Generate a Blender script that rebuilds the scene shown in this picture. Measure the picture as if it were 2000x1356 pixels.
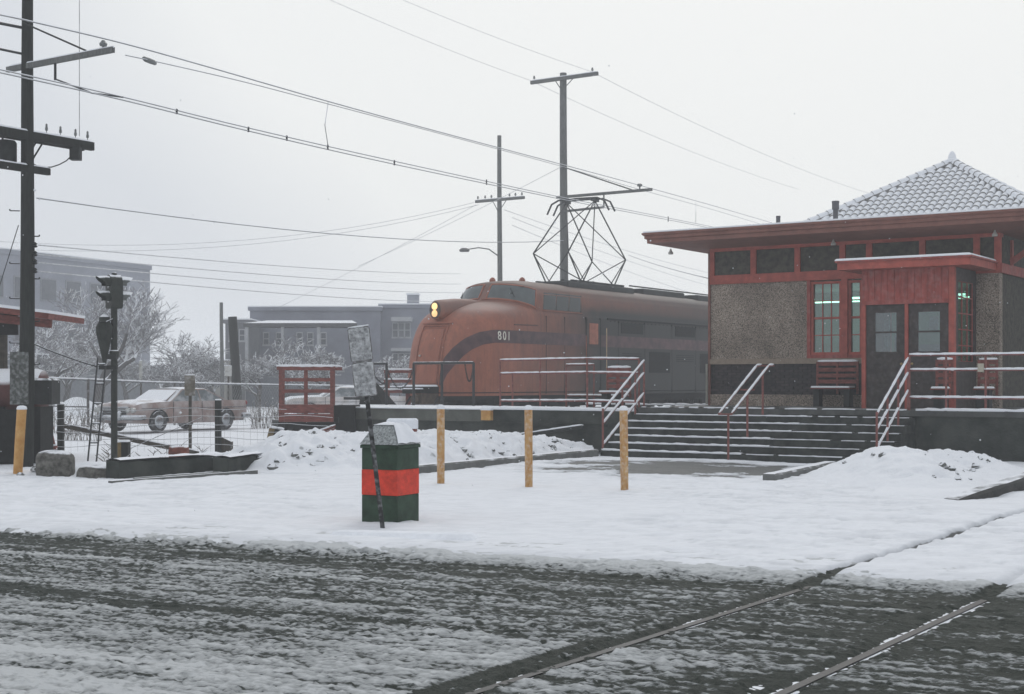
import bpy, math, random
import numpy as np
from mathutils import Vector, Matrix
random.seed(7)
for o in list(bpy.data.objects): bpy.data.objects.remove(o)
S = bpy.context.scene
# ------------------------------------------------------------------ camera, sky, sun, exposure
EYE = 1.67; F = 2778.0; HZ = 745.0
cam = bpy.data.cameras.new('camera'); cam.lens = 50; cam.sensor_width = 36; cam.shift_y = 67/2000
cam.clip_start = .1; cam.clip_end = 3000
co = bpy.data.objects.new('camera', cam); S.collection.objects.link(co)
co.location = (0, 0, EYE); co.rotation_euler = (math.radians(90), 0, 0); S.camera = co
w = bpy.data.worlds.new('World'); S.world = w; w.use_nodes = True
SUN_EL, SUN_AZ = math.radians(42), math.radians(12)
def build_world():
    nt = w.node_tree; nt.nodes.clear(); N = nt.nodes.new; L = nt.links.new
    sky = N('ShaderNodeTexSky'); sky.sky_type = 'NISHITA'; sky.sun_disc = False
    sky.sun_elevation = SUN_EL; sky.sun_rotation = SUN_AZ; sky.dust_density = 6
    b1 = N('ShaderNodeBackground'); b1.inputs['Strength'].default_value = .06; L(sky.outputs[0], b1.inputs[0])
    # overcast cloud layer: pale, very soft large patches
    tc = N('ShaderNodeTexCoord'); no = N('ShaderNodeTexNoise'); no.inputs['Scale'].default_value = 1.3
    no.inputs['Detail'].default_value = 3; L(tc.outputs['Generated'], no.inputs['Vector'])
    dt = N('ShaderNodeVectorMath'); dt.operation = 'DOT_PRODUCT'; L(tc.outputs['Generated'], dt.inputs[0])
    dt.inputs[1].default_value = Vector((.12, .92, .36)).normalized()
    ad = N('ShaderNodeMath'); ad.operation = 'MULTIPLY_ADD'; L(no.outputs['Fac'], ad.inputs[0]); ad.inputs[1].default_value = .10; L(dt.outputs['Value'], ad.inputs[2])
    cr = N('ShaderNodeValToRGB'); L(ad.outputs[0], cr.inputs[0]); e = cr.color_ramp.elements
    e[0].position = .0; e[0].color = (.78, .81, .85, 1); e[1].position = 1.04; e[1].color = (.91, .93, .93, 1)
    k = e.new(.955); k.color = (.715, .75, .80, 1)
    b2 = N('ShaderNodeBackground'); b2.inputs['Strength'].default_value = 1.0; L(cr.outputs[0], b2.inputs[0])
    mx = N('ShaderNodeMixShader'); mx.inputs[0].default_value = .92
    L(b1.outputs[0], mx.inputs[1]); L(b2.outputs[0], mx.inputs[2])
    out = N('ShaderNodeOutputWorld'); L(mx.outputs[0], out.inputs[0])
build_world()
sl = bpy.data.lights.new('sun', 'SUN'); sl.energy = .65; sl.angle = math.radians(28); sl.color = (1, .97, .93)
so = bpy.data.objects.new('sun', sl); S.collection.objects.link(so)
so.rotation_euler = (math.radians(90)-SUN_EL, 0, math.radians(180)-SUN_AZ)
S.view_settings.view_transform = 'Standard'; S.view_settings.look = 'None'
S.view_settings.exposure = 0.0; S.view_settings.gamma = 1; S.view_settings.use_curve_mapping = False
S.render.engine = 'CYCLES'
S.cycles.max_bounces = 8; S.cycles.volume_bounces = 3; S.cycles.transparent_max_bounces = 12
S.cycles.use_denoising = True

# ------------------------------------------------------------------ frames
# track frame: u runs along the rails away from the street, v across them to the right
D = Vector((.5543, .8323, 0)); P = Vector((.8323, -.5543, 0)); RZ = math.atan2(P.y, P.x)
def W(v, u, z=0): return Vector((u*D.x+v*P.x, u*D.y+v*P.y, z))
def uv(X, Y): return (X*P.x+Y*P.y, X*D.x+Y*D.y)            # -> v,u
def gnd(px, py, z=0):                                       # point of a level plane
    Y = (EYE-z)*F/(py-HZ); return Vector(((px-1000)/F*Y, Y, z))
def at(px, py, Y): return Vector(((px-1000)/F*Y, Y, EYE-(py-HZ)/F*Y))
def zat(py, Y): return EYE-(py-HZ)/F*Y
def v_on_u(px, u):
    k = (px-1000)/F; Y = u/(D.y+D.x*k); return uv(k*Y, Y)[0]
def u_on_v(px, v):
    k = (px-1000)/F; Y = v/(P.y+P.x*k); return uv(k*Y, Y)[1]

# ------------------------------------------------------------------ materials
MATS = {}
SNOWC = (.78, .80, .835, 1)
def M(name, col, rough=.75, var=.18, scale=5., bump=.15, bscale=40., snow=None, metal=0., col2=None,
      thr=.55, emit=None, stretch=(1, 1, 1), spec=.35, snoise=.35, dust=0.):
    """surface with noise variation; snow = where the surface faces up (real settled snow)"""
    if name in MATS: return MATS[name]
    m = bpy.data.materials.new(name); m.use_nodes = True; nt = m.node_tree; N = nt.nodes.new; L = nt.links.new
    b = nt.nodes['Principled BSDF']
    b.inputs['Roughness'].default_value = rough; b.inputs['Metallic'].default_value = metal
    b.inputs['Specular IOR Level'].default_value = spec
    tc = N('ShaderNodeTexCoord'); mp = N('ShaderNodeMapping'); mp.inputs['Scale'].default_value = stretch
    oi = N('ShaderNodeObjectInfo'); ad = N('ShaderNodeVectorMath'); ad.operation = 'ADD'
    sc = N('ShaderNodeVectorMath'); sc.operation = 'SCALE'; sc.inputs[3].default_value = 37
    cx = N('ShaderNodeCombineXYZ'); L(oi.outputs['Random'], cx.inputs[0]); L(oi.outputs['Random'], cx.inputs[1])
    L(cx.outputs[0], sc.inputs[0]); L(tc.outputs['Object'], ad.inputs[0]); L(sc.outputs[0], ad.inputs[1])
    L(ad.outputs[0], mp.inputs['Vector'])
    n1 = N('ShaderNodeTexNoise'); n1.inputs['Scale'].default_value = scale; n1.inputs['Detail'].default_value = 6
    n1.inputs['Roughness'].default_value = .65; L(mp.outputs[0], n1.inputs['Vector'])
    c1 = [max(0, c*(1-var)) for c in col[:3]]; c2 = list(col2[:3]) if col2 else [min(1, c*(1+var)) for c in col[:3]]
    r = N('ShaderNodeValToRGB'); L(n1.outputs['Fac'], r.inputs[0])
    r.color_ramp.elements[0].position = .36; r.color_ramp.elements[0].color = (*c1, 1)
    r.color_ramp.elements[1].position = .64; r.color_ramp.elements[1].color = (*c2, 1)
    cout = r.outputs[0]
    n2 = N('ShaderNodeTexNoise'); n2.inputs['Scale'].default_value = bscale; n2.inputs['Detail'].default_value = 4
    L(mp.outputs[0], n2.inputs['Vector'])
    if snow is not None or dust:
        ge = N('ShaderNodeNewGeometry'); sx = N('ShaderNodeSeparateXYZ'); L(ge.outputs['Normal'], sx.inputs[0])
        n3 = N('ShaderNodeTexNoise'); n3.inputs['Scale'].default_value = 9 if snow is None else snow
        n3.inputs['Detail'].default_value = 5; L(tc.outputs['Object'], n3.inputs['Vector'])
        ma = N('ShaderNodeMath'); ma.operation = 'MULTIPLY_ADD'; L(n3.outputs['Fac'], ma.inputs[0])
        ma.inputs[1].default_value = snoise*2; ma.inputs[2].default_value = -snoise
        a2 = N('ShaderNodeMath'); L(sx.outputs[2], a2.inputs[0]); L(ma.outputs[0], a2.inputs[1])
        mr = N('ShaderNodeMapRange'); L(a2.outputs[0], mr.inputs[0])
        mr.inputs[1].default_value = thr; mr.inputs[2].default_value = thr+.18
        fac = mr.outputs[0]
        if dust:                                            # thin blown snow clinging everywhere
            m3 = N('ShaderNodeMapRange'); L(n3.outputs['Fac'], m3.inputs[0]); m3.inputs[1].default_value = .45
            m3.inputs[2].default_value = .75; m3.inputs[4].default_value = dust
            mm = N('ShaderNodeMath'); mm.operation = 'MAXIMUM'; L(fac, mm.inputs[0]); L(m3.outputs[0], mm.inputs[1]); fac = mm.outputs[0]
        mx = N('ShaderNodeMix'); mx.data_type = 'RGBA'; L(fac, mx.inputs[0]); L(cout, mx.inputs[6])
        mx.inputs[7].default_value = SNOWC; cout = mx.outputs[2]
        rm = N('ShaderNodeMix'); rm.data_type = 'FLOAT'; L(fac, rm.inputs[0]); rm.inputs[2].default_value = rough; rm.inputs[3].default_value = .9
        L(rm.outputs[0], b.inputs['Roughness'])
    L(cout, b.inputs['Base Color'])
    if bump:
        bp = N('ShaderNodeBump'); bp.inputs['Strength'].default_value = bump; bp.inputs['Distance'].default_value = .02
        L(n2.outputs['Fac'], bp.inputs['Height']); L(bp.outputs[0], b.inputs['Normal'])
    if emit:
        b.inputs['Emission Color'].default_value = (*emit[:3], 1); b.inputs['Emission Strength'].default_value = emit[3]
    MATS[name] = m; return m
def glass(name, tint=(.35, .45, .45), gloss=.35, rough=.05, refl=(1, 1, 1)):
    m = bpy.data.materials.new(name); m.use_nodes = True; nt = m.node_tree; nt.nodes.clear(); N = nt.nodes.new; L = nt.links.new
    t = N('ShaderNodeBsdfTransparent'); t.inputs[0].default_value = (*tint, 1)
    g = N('ShaderNodeBsdfGlossy'); g.inputs[0].default_value = (*refl, 1); g.inputs[1].default_value = rough
    f = N('ShaderNodeLayerWeight'); f.inputs[0].default_value = .3
    mr = N('ShaderNodeMapRange'); L(f.outputs['Fresnel'], mr.inputs[0]); mr.inputs[3].default_value = gloss*.35; mr.inputs[4].default_value = gloss*2
    mx = N('ShaderNodeMixShader'); L(mr.outputs[0], mx.inputs[0]); L(t.outputs[0], mx.inputs[1]); L(g.outputs[0], mx.inputs[2])
    o = N('ShaderNodeOutputMaterial'); L(mx.outputs[0], o.inputs[0]); return m

snow_m = M('snow', (.785, .805, .84), .9, .02, 3, .35, 25, spec=.2)
snow_rough = M('snow_lumpy', (.79, .815, .86), .9, .05, 8, .8, 18, spec=.2)
red_paint = M('red_paint', (.27, .055, .043), .65, .25, 4, .2, 30, spec=.3, dust=.08, thr=.8, stretch=(3, 3, .6))
red_trim = M('red_trim', (.34, .078, .058), .65, .2, 5, .2, 30, spec=.3)
eave_red = M('eave_red', (.20, .088, .068), .7, .15, 4, .1, 30)
rust_pipe = M('rust_pipe', (.19, .065, .055), .6, .3, 14, .2, 60)
black_pipe = M('black_pipe', (.02, .022, .024), .5, .3, 12, .2, 60, snow=14, thr=.85)
black_iron = M('black_iron', (.016, .018, .018), .7, .4, 10, .3, 40)
dark_iron_s = M('black_iron_snowy', (.018, .02, .02), .7, .4, 10, .3, 40, snow=9, thr=.6)
creosote = M('creosote_pole', (.022, .024, .022), .8, .4, 6, .6, 30, stretch=(6, 6, .6), spec=.2)
grey_pole = M('weathered_pole', (.13, .135, .132), .85, .3, 6, .5, 30, stretch=(6, 6, .6))
yellow = M('yellow_paint', (.50, .245, .06), .6, .12, 6, .2, 40, col2=(.56, .33, .12), spec=.3)
concrete_d = M('damp_concrete', (.030, .036, .033), .85, .3, 2, .4, 25, col2=(.060, .066, .060), spec=.15)
concrete_l = M('old_concrete', (.12, .122, .108), .85, .3, 2.5, .5, 20, snow=4, thr=.6)
kerb_m = M('kerb_stone', (.13, .135, .13), .85, .2, 4, .4, 30)
kerb_snow = M('kerb_snowy', (.13, .135, .13), .85, .2, 4, .4, 30, snow=3, thr=.7)
wood_old = M('old_timber', (.06, .052, .042), .9, .3, 4, .6, 25, snow=7, thr=.55, stretch=(1, 1, 3))
wood_red = M('red_timber', (.17, .052, .042), .8, .35, 6, .5, 30, snow=8, thr=.7, stretch=(1, 1, 3))
gravel_m = M('wet_ballast', (.05, .052, .05), .9, .4, 20, .8, 60, snow=3, thr=.8, snoise=.5)

# ------------------------------------------------------------------ mesh builder and things
class MB:
    def __init__(s): s.v = []; s.f = []
    def add(s, vs, fs):
        n = len(s.v); s.v += [tuple(p) for p in vs]; s.f += [tuple(i+n for i in f) for f in fs]; return s
    def box(s, x0, x1, y0, y1, z0, z1):
        vs = [(x, y, z) for z in (z0, z1) for x, y in ((x0, y0), (x1, y0), (x1, y1), (x0, y1))]
        return s.add(vs, [(3, 2, 1, 0), (4, 5, 6, 7), (0, 1, 5, 4), (1, 2, 6, 5), (2, 3, 7, 6), (3, 0, 4, 7)])
    def bbox(s, x0, x1, y0, y1, z0, z1, b=.01):               # box with chamfered top and sides
        vs = []
        for z, i in ((z0, 0), (z1-b, 0), (z1, b)):
            vs += [(x0+i+b, y0+i, z), (x1-i-b, y0+i, z), (x1-i, y0+i+b, z), (x1-i, y1-i-b, z), (x1-i-b, y1-i, z), (x0+i+b, y1-i, z), (x0+i, y1-i-b, z), (x0+i, y0+i+b, z)]
        fs = [tuple(range(7, -1, -1)), tuple(range(16, 24))]
        for k in (0, 8):
            fs += [(k+i, k+(i+1) % 8, k+8+(i+1) % 8, k+8+i) for i in range(8)]
        return s.add(vs, fs)
    def beam(s, a, b, wx, h, up=(0, 0, 1)):                   # rectangular bar between two points
        a = Vector(a); b = Vector(b); d = (b-a).normalized(); up = Vector(up)
        x = d.cross(up)
        if x.length < 1e-4: x = d.cross(Vector((0, 1, 0)))
        x.normalize(); y = x.cross(d).normalized()
        vs = [q+x*i*wx/2+y*j*h/2 for q in (a, b) for i, j in ((-1, -1), (1, -1), (1, 1), (-1, 1))]
        return s.add(vs, [(0, 1, 2, 3), (7, 6, 5, 4), (0, 4, 5, 1), (1, 5, 6, 2), (2, 6, 7, 3), (3, 7, 4, 0)])
    def tube(s, pts, r, n=8, caps=True, sq=1.):
        pts = [Vector(p) for p in pts]; k = len(pts)
        rs = r if isinstance(r, (list, tuple)) else [r]*k
        vs = []; prev = None
        for i, p in enumerate(pts):
            d = (pts[min(i+1, k-1)]-pts[max(i-1, 0)]).normalized()
            if prev is None:
                x = d.cross(Vector((0, 0, 1)))
                if x.length < .05: x = d.cross(Vector((0, 1, 0)))
            else: x = prev-d*prev.dot(d)
            x.normalize(); prev = x; y = x.cross(d)
            vs += [p+(x*math.cos(t)+y*math.sin(t)*sq)*rs[i] for t in [2*math.pi*j/n for j in range(n)]]
        fs = [(i*n+j, i*n+(j+1) % n, (i+1)*n+(j+1) % n, (i+1)*n+j) for i in range(k-1) for j in range(n)]
        if caps: fs += [tuple(range(n-1, -1, -1)), tuple(range((k-1)*n, k*n))]
        return s.add(vs, fs)
    def prism(s, poly, z0, z1):
        n = len(poly); vs = [(x, y, z0) for x, y in poly]+[(x, y, z1) for x, y in poly]
        return s.add(vs, [tuple(range(n-1, -1, -1)), tuple(range(n, 2*n))]+[(i, (i+1) % n, n+(i+1) % n, n+i) for i in range(n)])
    def lathe(s, c, prof, n=16, axis='z'):
        vs = []
        for r, h in prof:
            for j in range(n):
                t = 2*math.pi*j/n; a, b = r*math.cos(t), r*math.sin(t)
                vs.append({'z': (c[0]+a, c[1]+b, c[2]+h), 'y': (c[0]+a, c[1]+h, c[2]+b), 'x': (c[0]+h, c[1]+a, c[2]+b)}[axis])
        k = len(prof); fs = [(i*n+j, i*n+(j+1) % n, (i+1)*n+(j+1) % n, (i+1)*n+j) for i in range(k-1) for j in range(n)]
        fs += [tuple(range(n-1, -1, -1)), tuple(range((k-1)*n, k*n))]
        return s.add(vs, fs)
    def grid(s, fn, ni, nj):
        vs = [fn(i/(ni-1), j/(nj-1)) for i in range(ni) for j in range(nj)]
        return s.add(vs, [(i*nj+j, (i+1)*nj+j, (i+1)*nj+j+1, i*nj+j+1) for i in range(ni-1) for j in range(nj-1)])
    def mesh(s, name, m, off=(0, 0, 0), smooth=False, fix=False):
        me = bpy.data.meshes.new(name); o = Vector(off)
        me.from_pydata([tuple(Vector(p)-o) for p in s.v], [], s.f)
        if fix:
            import bmesh
            bm = bmesh.new(); bm.from_mesh(me); bmesh.ops.recalc_face_normals(bm, faces=bm.faces); bm.to_mesh(me); bm.free()
        me.update()
        if m: me.materials.append(m)
        if smooth:
            me.polygons.foreach_set('use_smooth', [True]*len(me.polygons))
            if smooth is not True: me.set_sharp_from_angle(angle=math.radians(smooth))
        return me
COL = S.collection
def tagp(o, label=None, cat=None, group=None, kind=None):
    if label: o['label'] = label
    if cat: o['category'] = cat
    if group: o['group'] = group
    if kind: o['kind'] = kind
    return o
class Thing:
    """an Empty at the thing's base; parts are written in absolute (v,u,z) if tr else (X,Y,Z)"""
    def __init__(s, name, label, cat, base, group=None, tr=False, kind=None):
        s.off = Vector(base); s.e = bpy.data.objects.new(name, None); COL.objects.link(s.e); s.e.empty_display_size = .2
        if tr: s.e.location = W(*base); s.e.rotation_euler = (0, 0, RZ)
        else: s.e.location = base
        tagp(s.e, label, cat, group, kind)
    def part(s, name, mb, m, parent=None, smooth=False, fix=False, label=None, kind=None):
        o = bpy.data.objects.new(name, mb.mesh(name, m, s.off, smooth, fix)); COL.objects.link(o)
        o.parent = parent or s.e; tagp(o, label, kind=kind); return o
def solo(name, mb, m, label=None, cat=None, base=(0, 0, 0), group=None, kind=None, tr=False, smooth=False, fix=False):
    o = bpy.data.objects.new(name, mb.mesh(name, m, base, smooth, fix)); COL.objects.link(o)
    if tr: o.location = W(*base); o.rotation_euler = (0, 0, RZ)
    else: o.location = base
    return tagp(o, label, cat, group, kind)
def copy_thing(src, loc, rz=None, label=None, group=None, scale=None):
    c = src.copy(); COL.objects.link(c); c.location = loc
    if rz is not None: c.rotation_euler = (0, 0, rz)
    if scale: c.scale = scale
    if label: c['label'] = label
    if group: c['group'] = group
    for ch in list(src.children):
        a = ch.copy(); COL.objects.link(a); a.parent = c
        for g in list(ch.children):
            b = g.copy(); COL.objects.link(b); b.parent = a
    return c
def line(a, b, n):
    a = Vector(a); b = Vector(b); return [a.lerp(b, i/(n-1)) for i in range(n)]
def snow_bead(mb, a, b, r, h=None, n=None):
    """irregular ridge of settled snow along the top of a bar"""
    a = Vector(a); b = Vector(b); L_ = (b-a).length; n = n or max(4, int(L_/.09))
    pts = line(a, b, n); rs = []
    for i, p in enumerate(pts):
        p.z += (h if h is not None else r*.6)+random.uniform(-.002, .004)
        rs.append(r*random.uniform(.78, 1.08)*(.6 if i in (0, n-1) else 1))
    mb.tube(pts, rs, 6)

# ------------------------------------------------------------------ numpy noise and height sheets
def hsh(ix, iy, seed):
    h = (ix.astype(np.int64)*374761393+iy.astype(np.int64)*668265263+seed*1442695041) & 0x7fffffff
    h = ((h ^ (h >> 13))*1274126177) & 0x7fffffff
    return ((h ^ (h >> 16)) & 0xffff)/65535.0
def vn(x, y, seed=0):
    ix = np.floor(x); iy = np.floor(y); fx = x-ix; fy = y-iy
    fx = fx*fx*fx*(fx*(fx*6-15)+10); fy = fy*fy*fy*(fy*(fy*6-15)+10)
    a = hsh(ix, iy, seed); b = hsh(ix+1, iy, seed); c = hsh(ix, iy+1, seed); d = hsh(ix+1, iy+1, seed)
    return (a*(1-fx)+b*fx)*(1-fy)+(c*(1-fx)+d*fx)*fy
def fbm(x, y, o=4, seed=0, g=.5):
    t = 0; a = 1; n = 0
    for i in range(o):
        t = t+a*vn(x, y, seed+i*17); n += a; a *= g; x = x*2.03+5.1; y = y*2.03+1.7
    return t/n
def sst(x, a, b):
    t = np.clip((x-a)/(b-a), 0, 1); return t*t*(3-2*t)
def sheet(name, X, Y, Z, m, attrs=None, mask=None, smooth=True):
    ny, nx = X.shape
    me = bpy.data.meshes.new(name); me.vertices.add(nx*ny)
    me.vertices.foreach_set('co', np.stack([X, Y, Z], -1).astype(np.float32).ravel())
    idx = np.arange(nx*ny).reshape(ny, nx)
    q = np.stack([idx[:-1, :-1], idx[:-1, 1:], idx[1:, 1:], idx[1:, :-1]], -1).reshape(-1, 4)
    if mask is not None: q = q[mask[:-1, :-1].ravel()]
    me.loops.add(q.size); me.loops.foreach_set('vertex_index', q.ravel().astype(np.int32))
    me.polygons.add(len(q)); me.polygons.foreach_set('loop_start', (np.arange(len(q))*4).astype(np.int32))
    try: me.polygons.foreach_set('loop_total', np.full(len(q), 4, np.int32))
    except Exception: pass
    me.update(calc_edges=True)
    if smooth: me.polygons.foreach_set('use_smooth', [True]*len(q))
    for k, a in (attrs or {}).items():
        at_ = me.attributes.new(k, 'FLOAT', 'POINT'); at_.data.foreach_set('value', a.astype(np.float32).ravel())
    me.materials.append(m); o = bpy.data.objects.new(name, me); COL.objects.link(o); return o

# ------------------------------------------------------------------ ground
def mat_cover(name, dark, light, fine, lo, hi, darkrough=.45, dark2=None, bump=.5, grey=None, gcol=(.19, .205, .208), spec=.12, fa=.9):
    """two-material ground: 'cover' attribute = how much snow lies there"""
    m = bpy.data.materials.new(name); m.use_nodes = True; nt = m.node_tree; N = nt.nodes.new; L = nt.links.new
    b = nt.nodes['Principled BSDF']; b.inputs['Specular IOR Level'].default_value = spec
    at_ = N('ShaderNodeAttribute'); at_.attribute_name = 'cover'
    tc = N('ShaderNodeTexCoord')
    n = N('ShaderNodeTexNoise'); n.inputs['Scale'].default_value = fine; n.inputs['Detail'].default_value = 7; n.inputs['Roughness'].default_value = .7
    mp = N('ShaderNodeMapping'); mp.inputs['Rotation'].default_value = (0, 0, math.radians(24.7)); mp.inputs['Scale'].default_value = (.6, 1.2, 1)
    L(tc.outputs['Object'], mp.inputs[0]); L(mp.outputs[0], n.inputs['Vector'])
    a = N('ShaderNodeMath'); a.operation = 'MULTIPLY_ADD'; L(n.outputs['Fac'], a.inputs[0]); a.inputs[1].default_value = fa; a.inputs[2].default_value = -fa/2
    s = N('ShaderNodeMath'); L(at_.outputs['Fac'], s.inputs[0]); L(a.outputs[0], s.inputs[1])
    mr = N('ShaderNodeMapRange'); mr.interpolation_type = 'SMOOTHSTEP'; L(s.outputs[0], mr.inputs[0]); mr.inputs[1].default_value = lo; mr.inputs[2].default_value = hi
    n2 = N('ShaderNodeTexNoise'); n2.inputs['Scale'].default_value = 90; n2.inputs['Detail'].default_value = 4; L(tc.outputs['Object'], n2.inputs['Vector'])
    cr = N('ShaderNodeValToRGB'); L(n2.outputs['Fac'], cr.inputs[0]); cr.color_ramp.elements[0].position = .35; cr.color_ramp.elements[1].position = .68
    cr.color_ramp.elements[0].color = (*dark, 1); cr.color_ramp.elements[1].color = (*(dark2 or [c*2 for c in dark]), 1)
    mx = N('ShaderNodeMix'); mx.data_type = 'RGBA'; L(mr.outputs[0], mx.inputs[0]); L(cr.outputs[0], mx.inputs[6]); mx.inputs[7].default_value = (*light, 1)
    if grey:                                                # thin slush is grey, deep slush white
        gr = N('ShaderNodeMapRange'); L(s.outputs[0], gr.inputs[0]); gr.inputs[1].default_value = lo+.05; gr.inputs[2].default_value = grey
        gm = N('ShaderNodeMix'); gm.data_type = 'RGBA'; L(gr.outputs[0], gm.inputs[0]); gm.inputs[6].default_value = (*gcol, 1); gm.inputs[7].default_value = (*light, 1); L(gm.outputs[2], mx.inputs[7])
    L(mx.outputs[2], b.inputs['Base Color'])
    rr = N('ShaderNodeMapRange'); L(mr.outputs[0], rr.inputs[0]); rr.inputs[3].default_value = max(darkrough, .6); rr.inputs[4].default_value = .9; L(rr.outputs[0], b.inputs['Roughness'])
    bp = N('ShaderNodeBump'); bp.inputs['Strength'].default_value = bump; bp.inputs['Distance'].default_value = .03
    L(s.outputs[0], bp.inputs['Height']); L(bp.outputs[0], b.inputs['Normal'])
    return m
road_m = mat_cover('slushy_asphalt', (.012, .018, .014), (.60, .62, .63), 24, .24, .54, .5, (.038, .048, .040), .8, .95, fa=1.3)
walk_m = mat_cover('trodden_snow', (.085, .09, .088), (.785, .805, .84), 5, .25, .55, .6, (.17, .175, .17), .6, 1.3, (.46, .48, .51))

RD = Vector((.908, -.418)); RN = Vector((-.418, -.908)); E0 = (0., 13.64)
def road_w(X, Y): return (X-E0[0])*RN.x+(Y-E0[1])*RN.y       # distance from the road edge towards the camera
def road_s(X, Y): return (X-E0[0])*RD.x+(Y-E0[1])*RD.y
g = MB(); g.add([(-600, -25, -.07), (600, -25, -.07), (600, 700, -.07), (-600, 700, -.07)], [(0, 1, 2, 3)])
solo('ground', g, snow_m, kind='structure')
def make_road():
    ww = np.arange(-.9, 9.6, .026); ss = np.arange(-13, 13, .034)
    s, w_ = np.meshgrid(ss, ww)
    X = E0[0]+s*RD.x+w_*RN.x; Y = E0[1]+s*RD.y+w_*RN.y
    # gentle wobble so that wheel tracks are not ruler straight
    wb = w_+(fbm(s*.25, w_*.2, 2, 3)-.5)*.5
    def band(c, h): return np.exp(-((wb-c)/h)**2)
    base = .34+.10*sst(wb, 1.6, 3.2)+.34*sst(wb, 4.9, 5.6)*(1-sst(s, .8, 2.6)*.45)
    base += .26*band(1.55, .16)*(1-sst(s, -3.5, .5))-.16*band(.7, .5)-.10*band(2.5, .22)
    base -= .34*band(5.75-.02*s, .13)*(1-sst(s, .5, 2.5))+.20*band(6.35, .1)
    base += .22*band(4.25, .6)*sst(s, -.5, 1.2)*(1-sst(s, 2.2, 4.))
    base -= .22*sst(s+wb*.25, 3.0, 4.8)-.16*sst(wb, 4.9, 5.5)*(1-sst(s, -.5, 1.6))
    base -= .20*band(3.55+.10*(s+2), .28)*(1-sst(s, 0, 1.5))
    streak = fbm(s*.55, w_*7, 4, 11)-.5
    streak2 = fbm(s*1.6+9, w_*16, 3, 5)-.5
    cl = fbm(s*8.0+vn(w_*3, s*3, 4), w_*13, 5, 21, .66)-.5
    fine = fbm(s*22, w_*30, 3, 31, .6)-.5
    cov = base+.03+streak*.55+streak2*.66+cl*.50+fine*.90+(fbm(s*45, w_*60, 2, 37)-.5)*.35
    # chunks of dirty slush thrown up by the tyres
    ch = sst(fbm(s*12+3, w_*17, 3, 77, .6), .60, .74)*sst(fbm(s*.7, w_*1.6, 2, 55), .38, .6)
    fe = sst(w_+(fbm(s*1.3, w_*0+3, 3, 9)-.5)*.55+(fbm(s*9, w_*16, 3, 19)-.5)*.55, -.22, .45+.55*sst(s, -1.5, 2))   # ragged snow edge of the pavement
    cov = cov*fe+(1-fe)*1.2-ch*.28
    h = np.clip(cov, 0, 1)*.022+ch*.016+fine*.013+cl*.012+(1-fe)*.05
    v = X*P.x+Y*P.y; u = X*D.x+Y*D.y
    wob = (fbm(u*1.5, v*0, 2, 91)-.5)*.03
    for rv, uend in ((-4.56, 99), (-3.13, 99)):               # flangeways beside both rails
        gr = np.exp(-((v-rv-.0+wob)/.085)**4); cov -= gr*1.2*(.55+.8*vn(u*2.2, v*0+rv, 8)); h -= gr*.03
        for dv in (-.17,):
            pl = np.exp(-((v-rv-dv+wob)/.06)**4)*(1-sst(u, 8.0 if rv < -4 else 7.6, 8.4 if rv < -4 else 8.0))
            cov -= pl*1.1; h -= pl*.02
    Z = -.052+h
    o = sheet('road', X, Y, Z, road_m, {'cover': cov}); tagp(o, kind='structure')
make_road()
def walk_height(X, Y):
    n = fbm(X*.35, Y*.35, 3, 40)-.5
    s = road_s(X, Y); w_ = road_w(X, Y)
    tr = fbm(s*1.6+3, w_*4.2, 4, 61, .6)-.5
    foot = sst(fbm(s*2.7, w_*5.5, 3, 71, .55), .56, .70)
    fine_ = fbm(s*7, w_*13, 4, 66, .6)-.5
    am = .35+.9*sst(fbm(X*.25, Y*.25, 2, 44), .35, .65)
    return n*.08+(tr*.05-foot*.022+fine_*.03)*am
def make_walk():
    xs = np.arange(-16, 12, .05); ys = np.arange(10.2, 31.5, .065)
    X, Y = np.meshgrid(xs, ys)
    w_ = road_w(X, Y); s_ = road_s(X, Y); v, u = X*P.x+Y*P.y, X*D.x+Y*D.y
    h = walk_height(X, Y)
    edge = sst(-w_, .0, .55)
    h = h*edge+.004+.035*sst(-w_, -.15, .25)-.06*(1-sst(-w_, -.25, -.02))
    cov = 1.22+((fbm(s_*1.1+3, w_*4.5, 4, 61, .6)-.5)*.5-sst(fbm(s_*2.7, w_*5.5, 3, 71, .55), .54, .68)*.12+(fbm(s_*9, w_*18, 3, 67, .6)-.5)*.3)*(.3+.9*sst(fbm(X*.25, Y*.25, 2, 44), .35, .65))-sst(w_, -.5, .25)*(.15+.9*(fbm(s_*1.5, w_*9, 4, 47, .6)-.35))
    # trodden wet patch at the foot of the steps
    cx, cy = 2.55, 27.0
    r = np.sqrt(((v+12.3)/2.7)**2+((u-24.1)/2.7)**2)+(fbm(X*1.1, Y*1.3, 4, 14)-.5)*.9+(fbm(v*2, u*9, 3, 15)-.5)*.35
    wet = 1-sst(r, .55, 1.1); cov -= wet*(1.12+.3*(fbm(v*3, u*7, 3, 16)-.5)); h -= wet*.02
    sp = sst(fbm(X*6, Y*14, 3, 88, .6), .68, .80); cov -= sp*.28*sst(fbm(X*.4, Y*.4, 2, 90), .40, .6)
    wob = (fbm(u*1.2, v*0, 2, 92)-.5)*.03
    gr = np.exp(-((v+4.56+wob)/.06)**4)*(u > 0); cov -= gr*1.0*(.7+.9*vn(u*1.1, v*0, 8)); h -= gr*.07
    gr = np.exp(-((v+3.13+wob)/.05)**4); cov -= gr*.5; h -= gr*.03
    o = sheet('snowy_pavement', X, Y, h, walk_m, {'cover': cov}, mask=(w_ < .28)); tagp(o, kind='structure')
make_walk()
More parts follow.
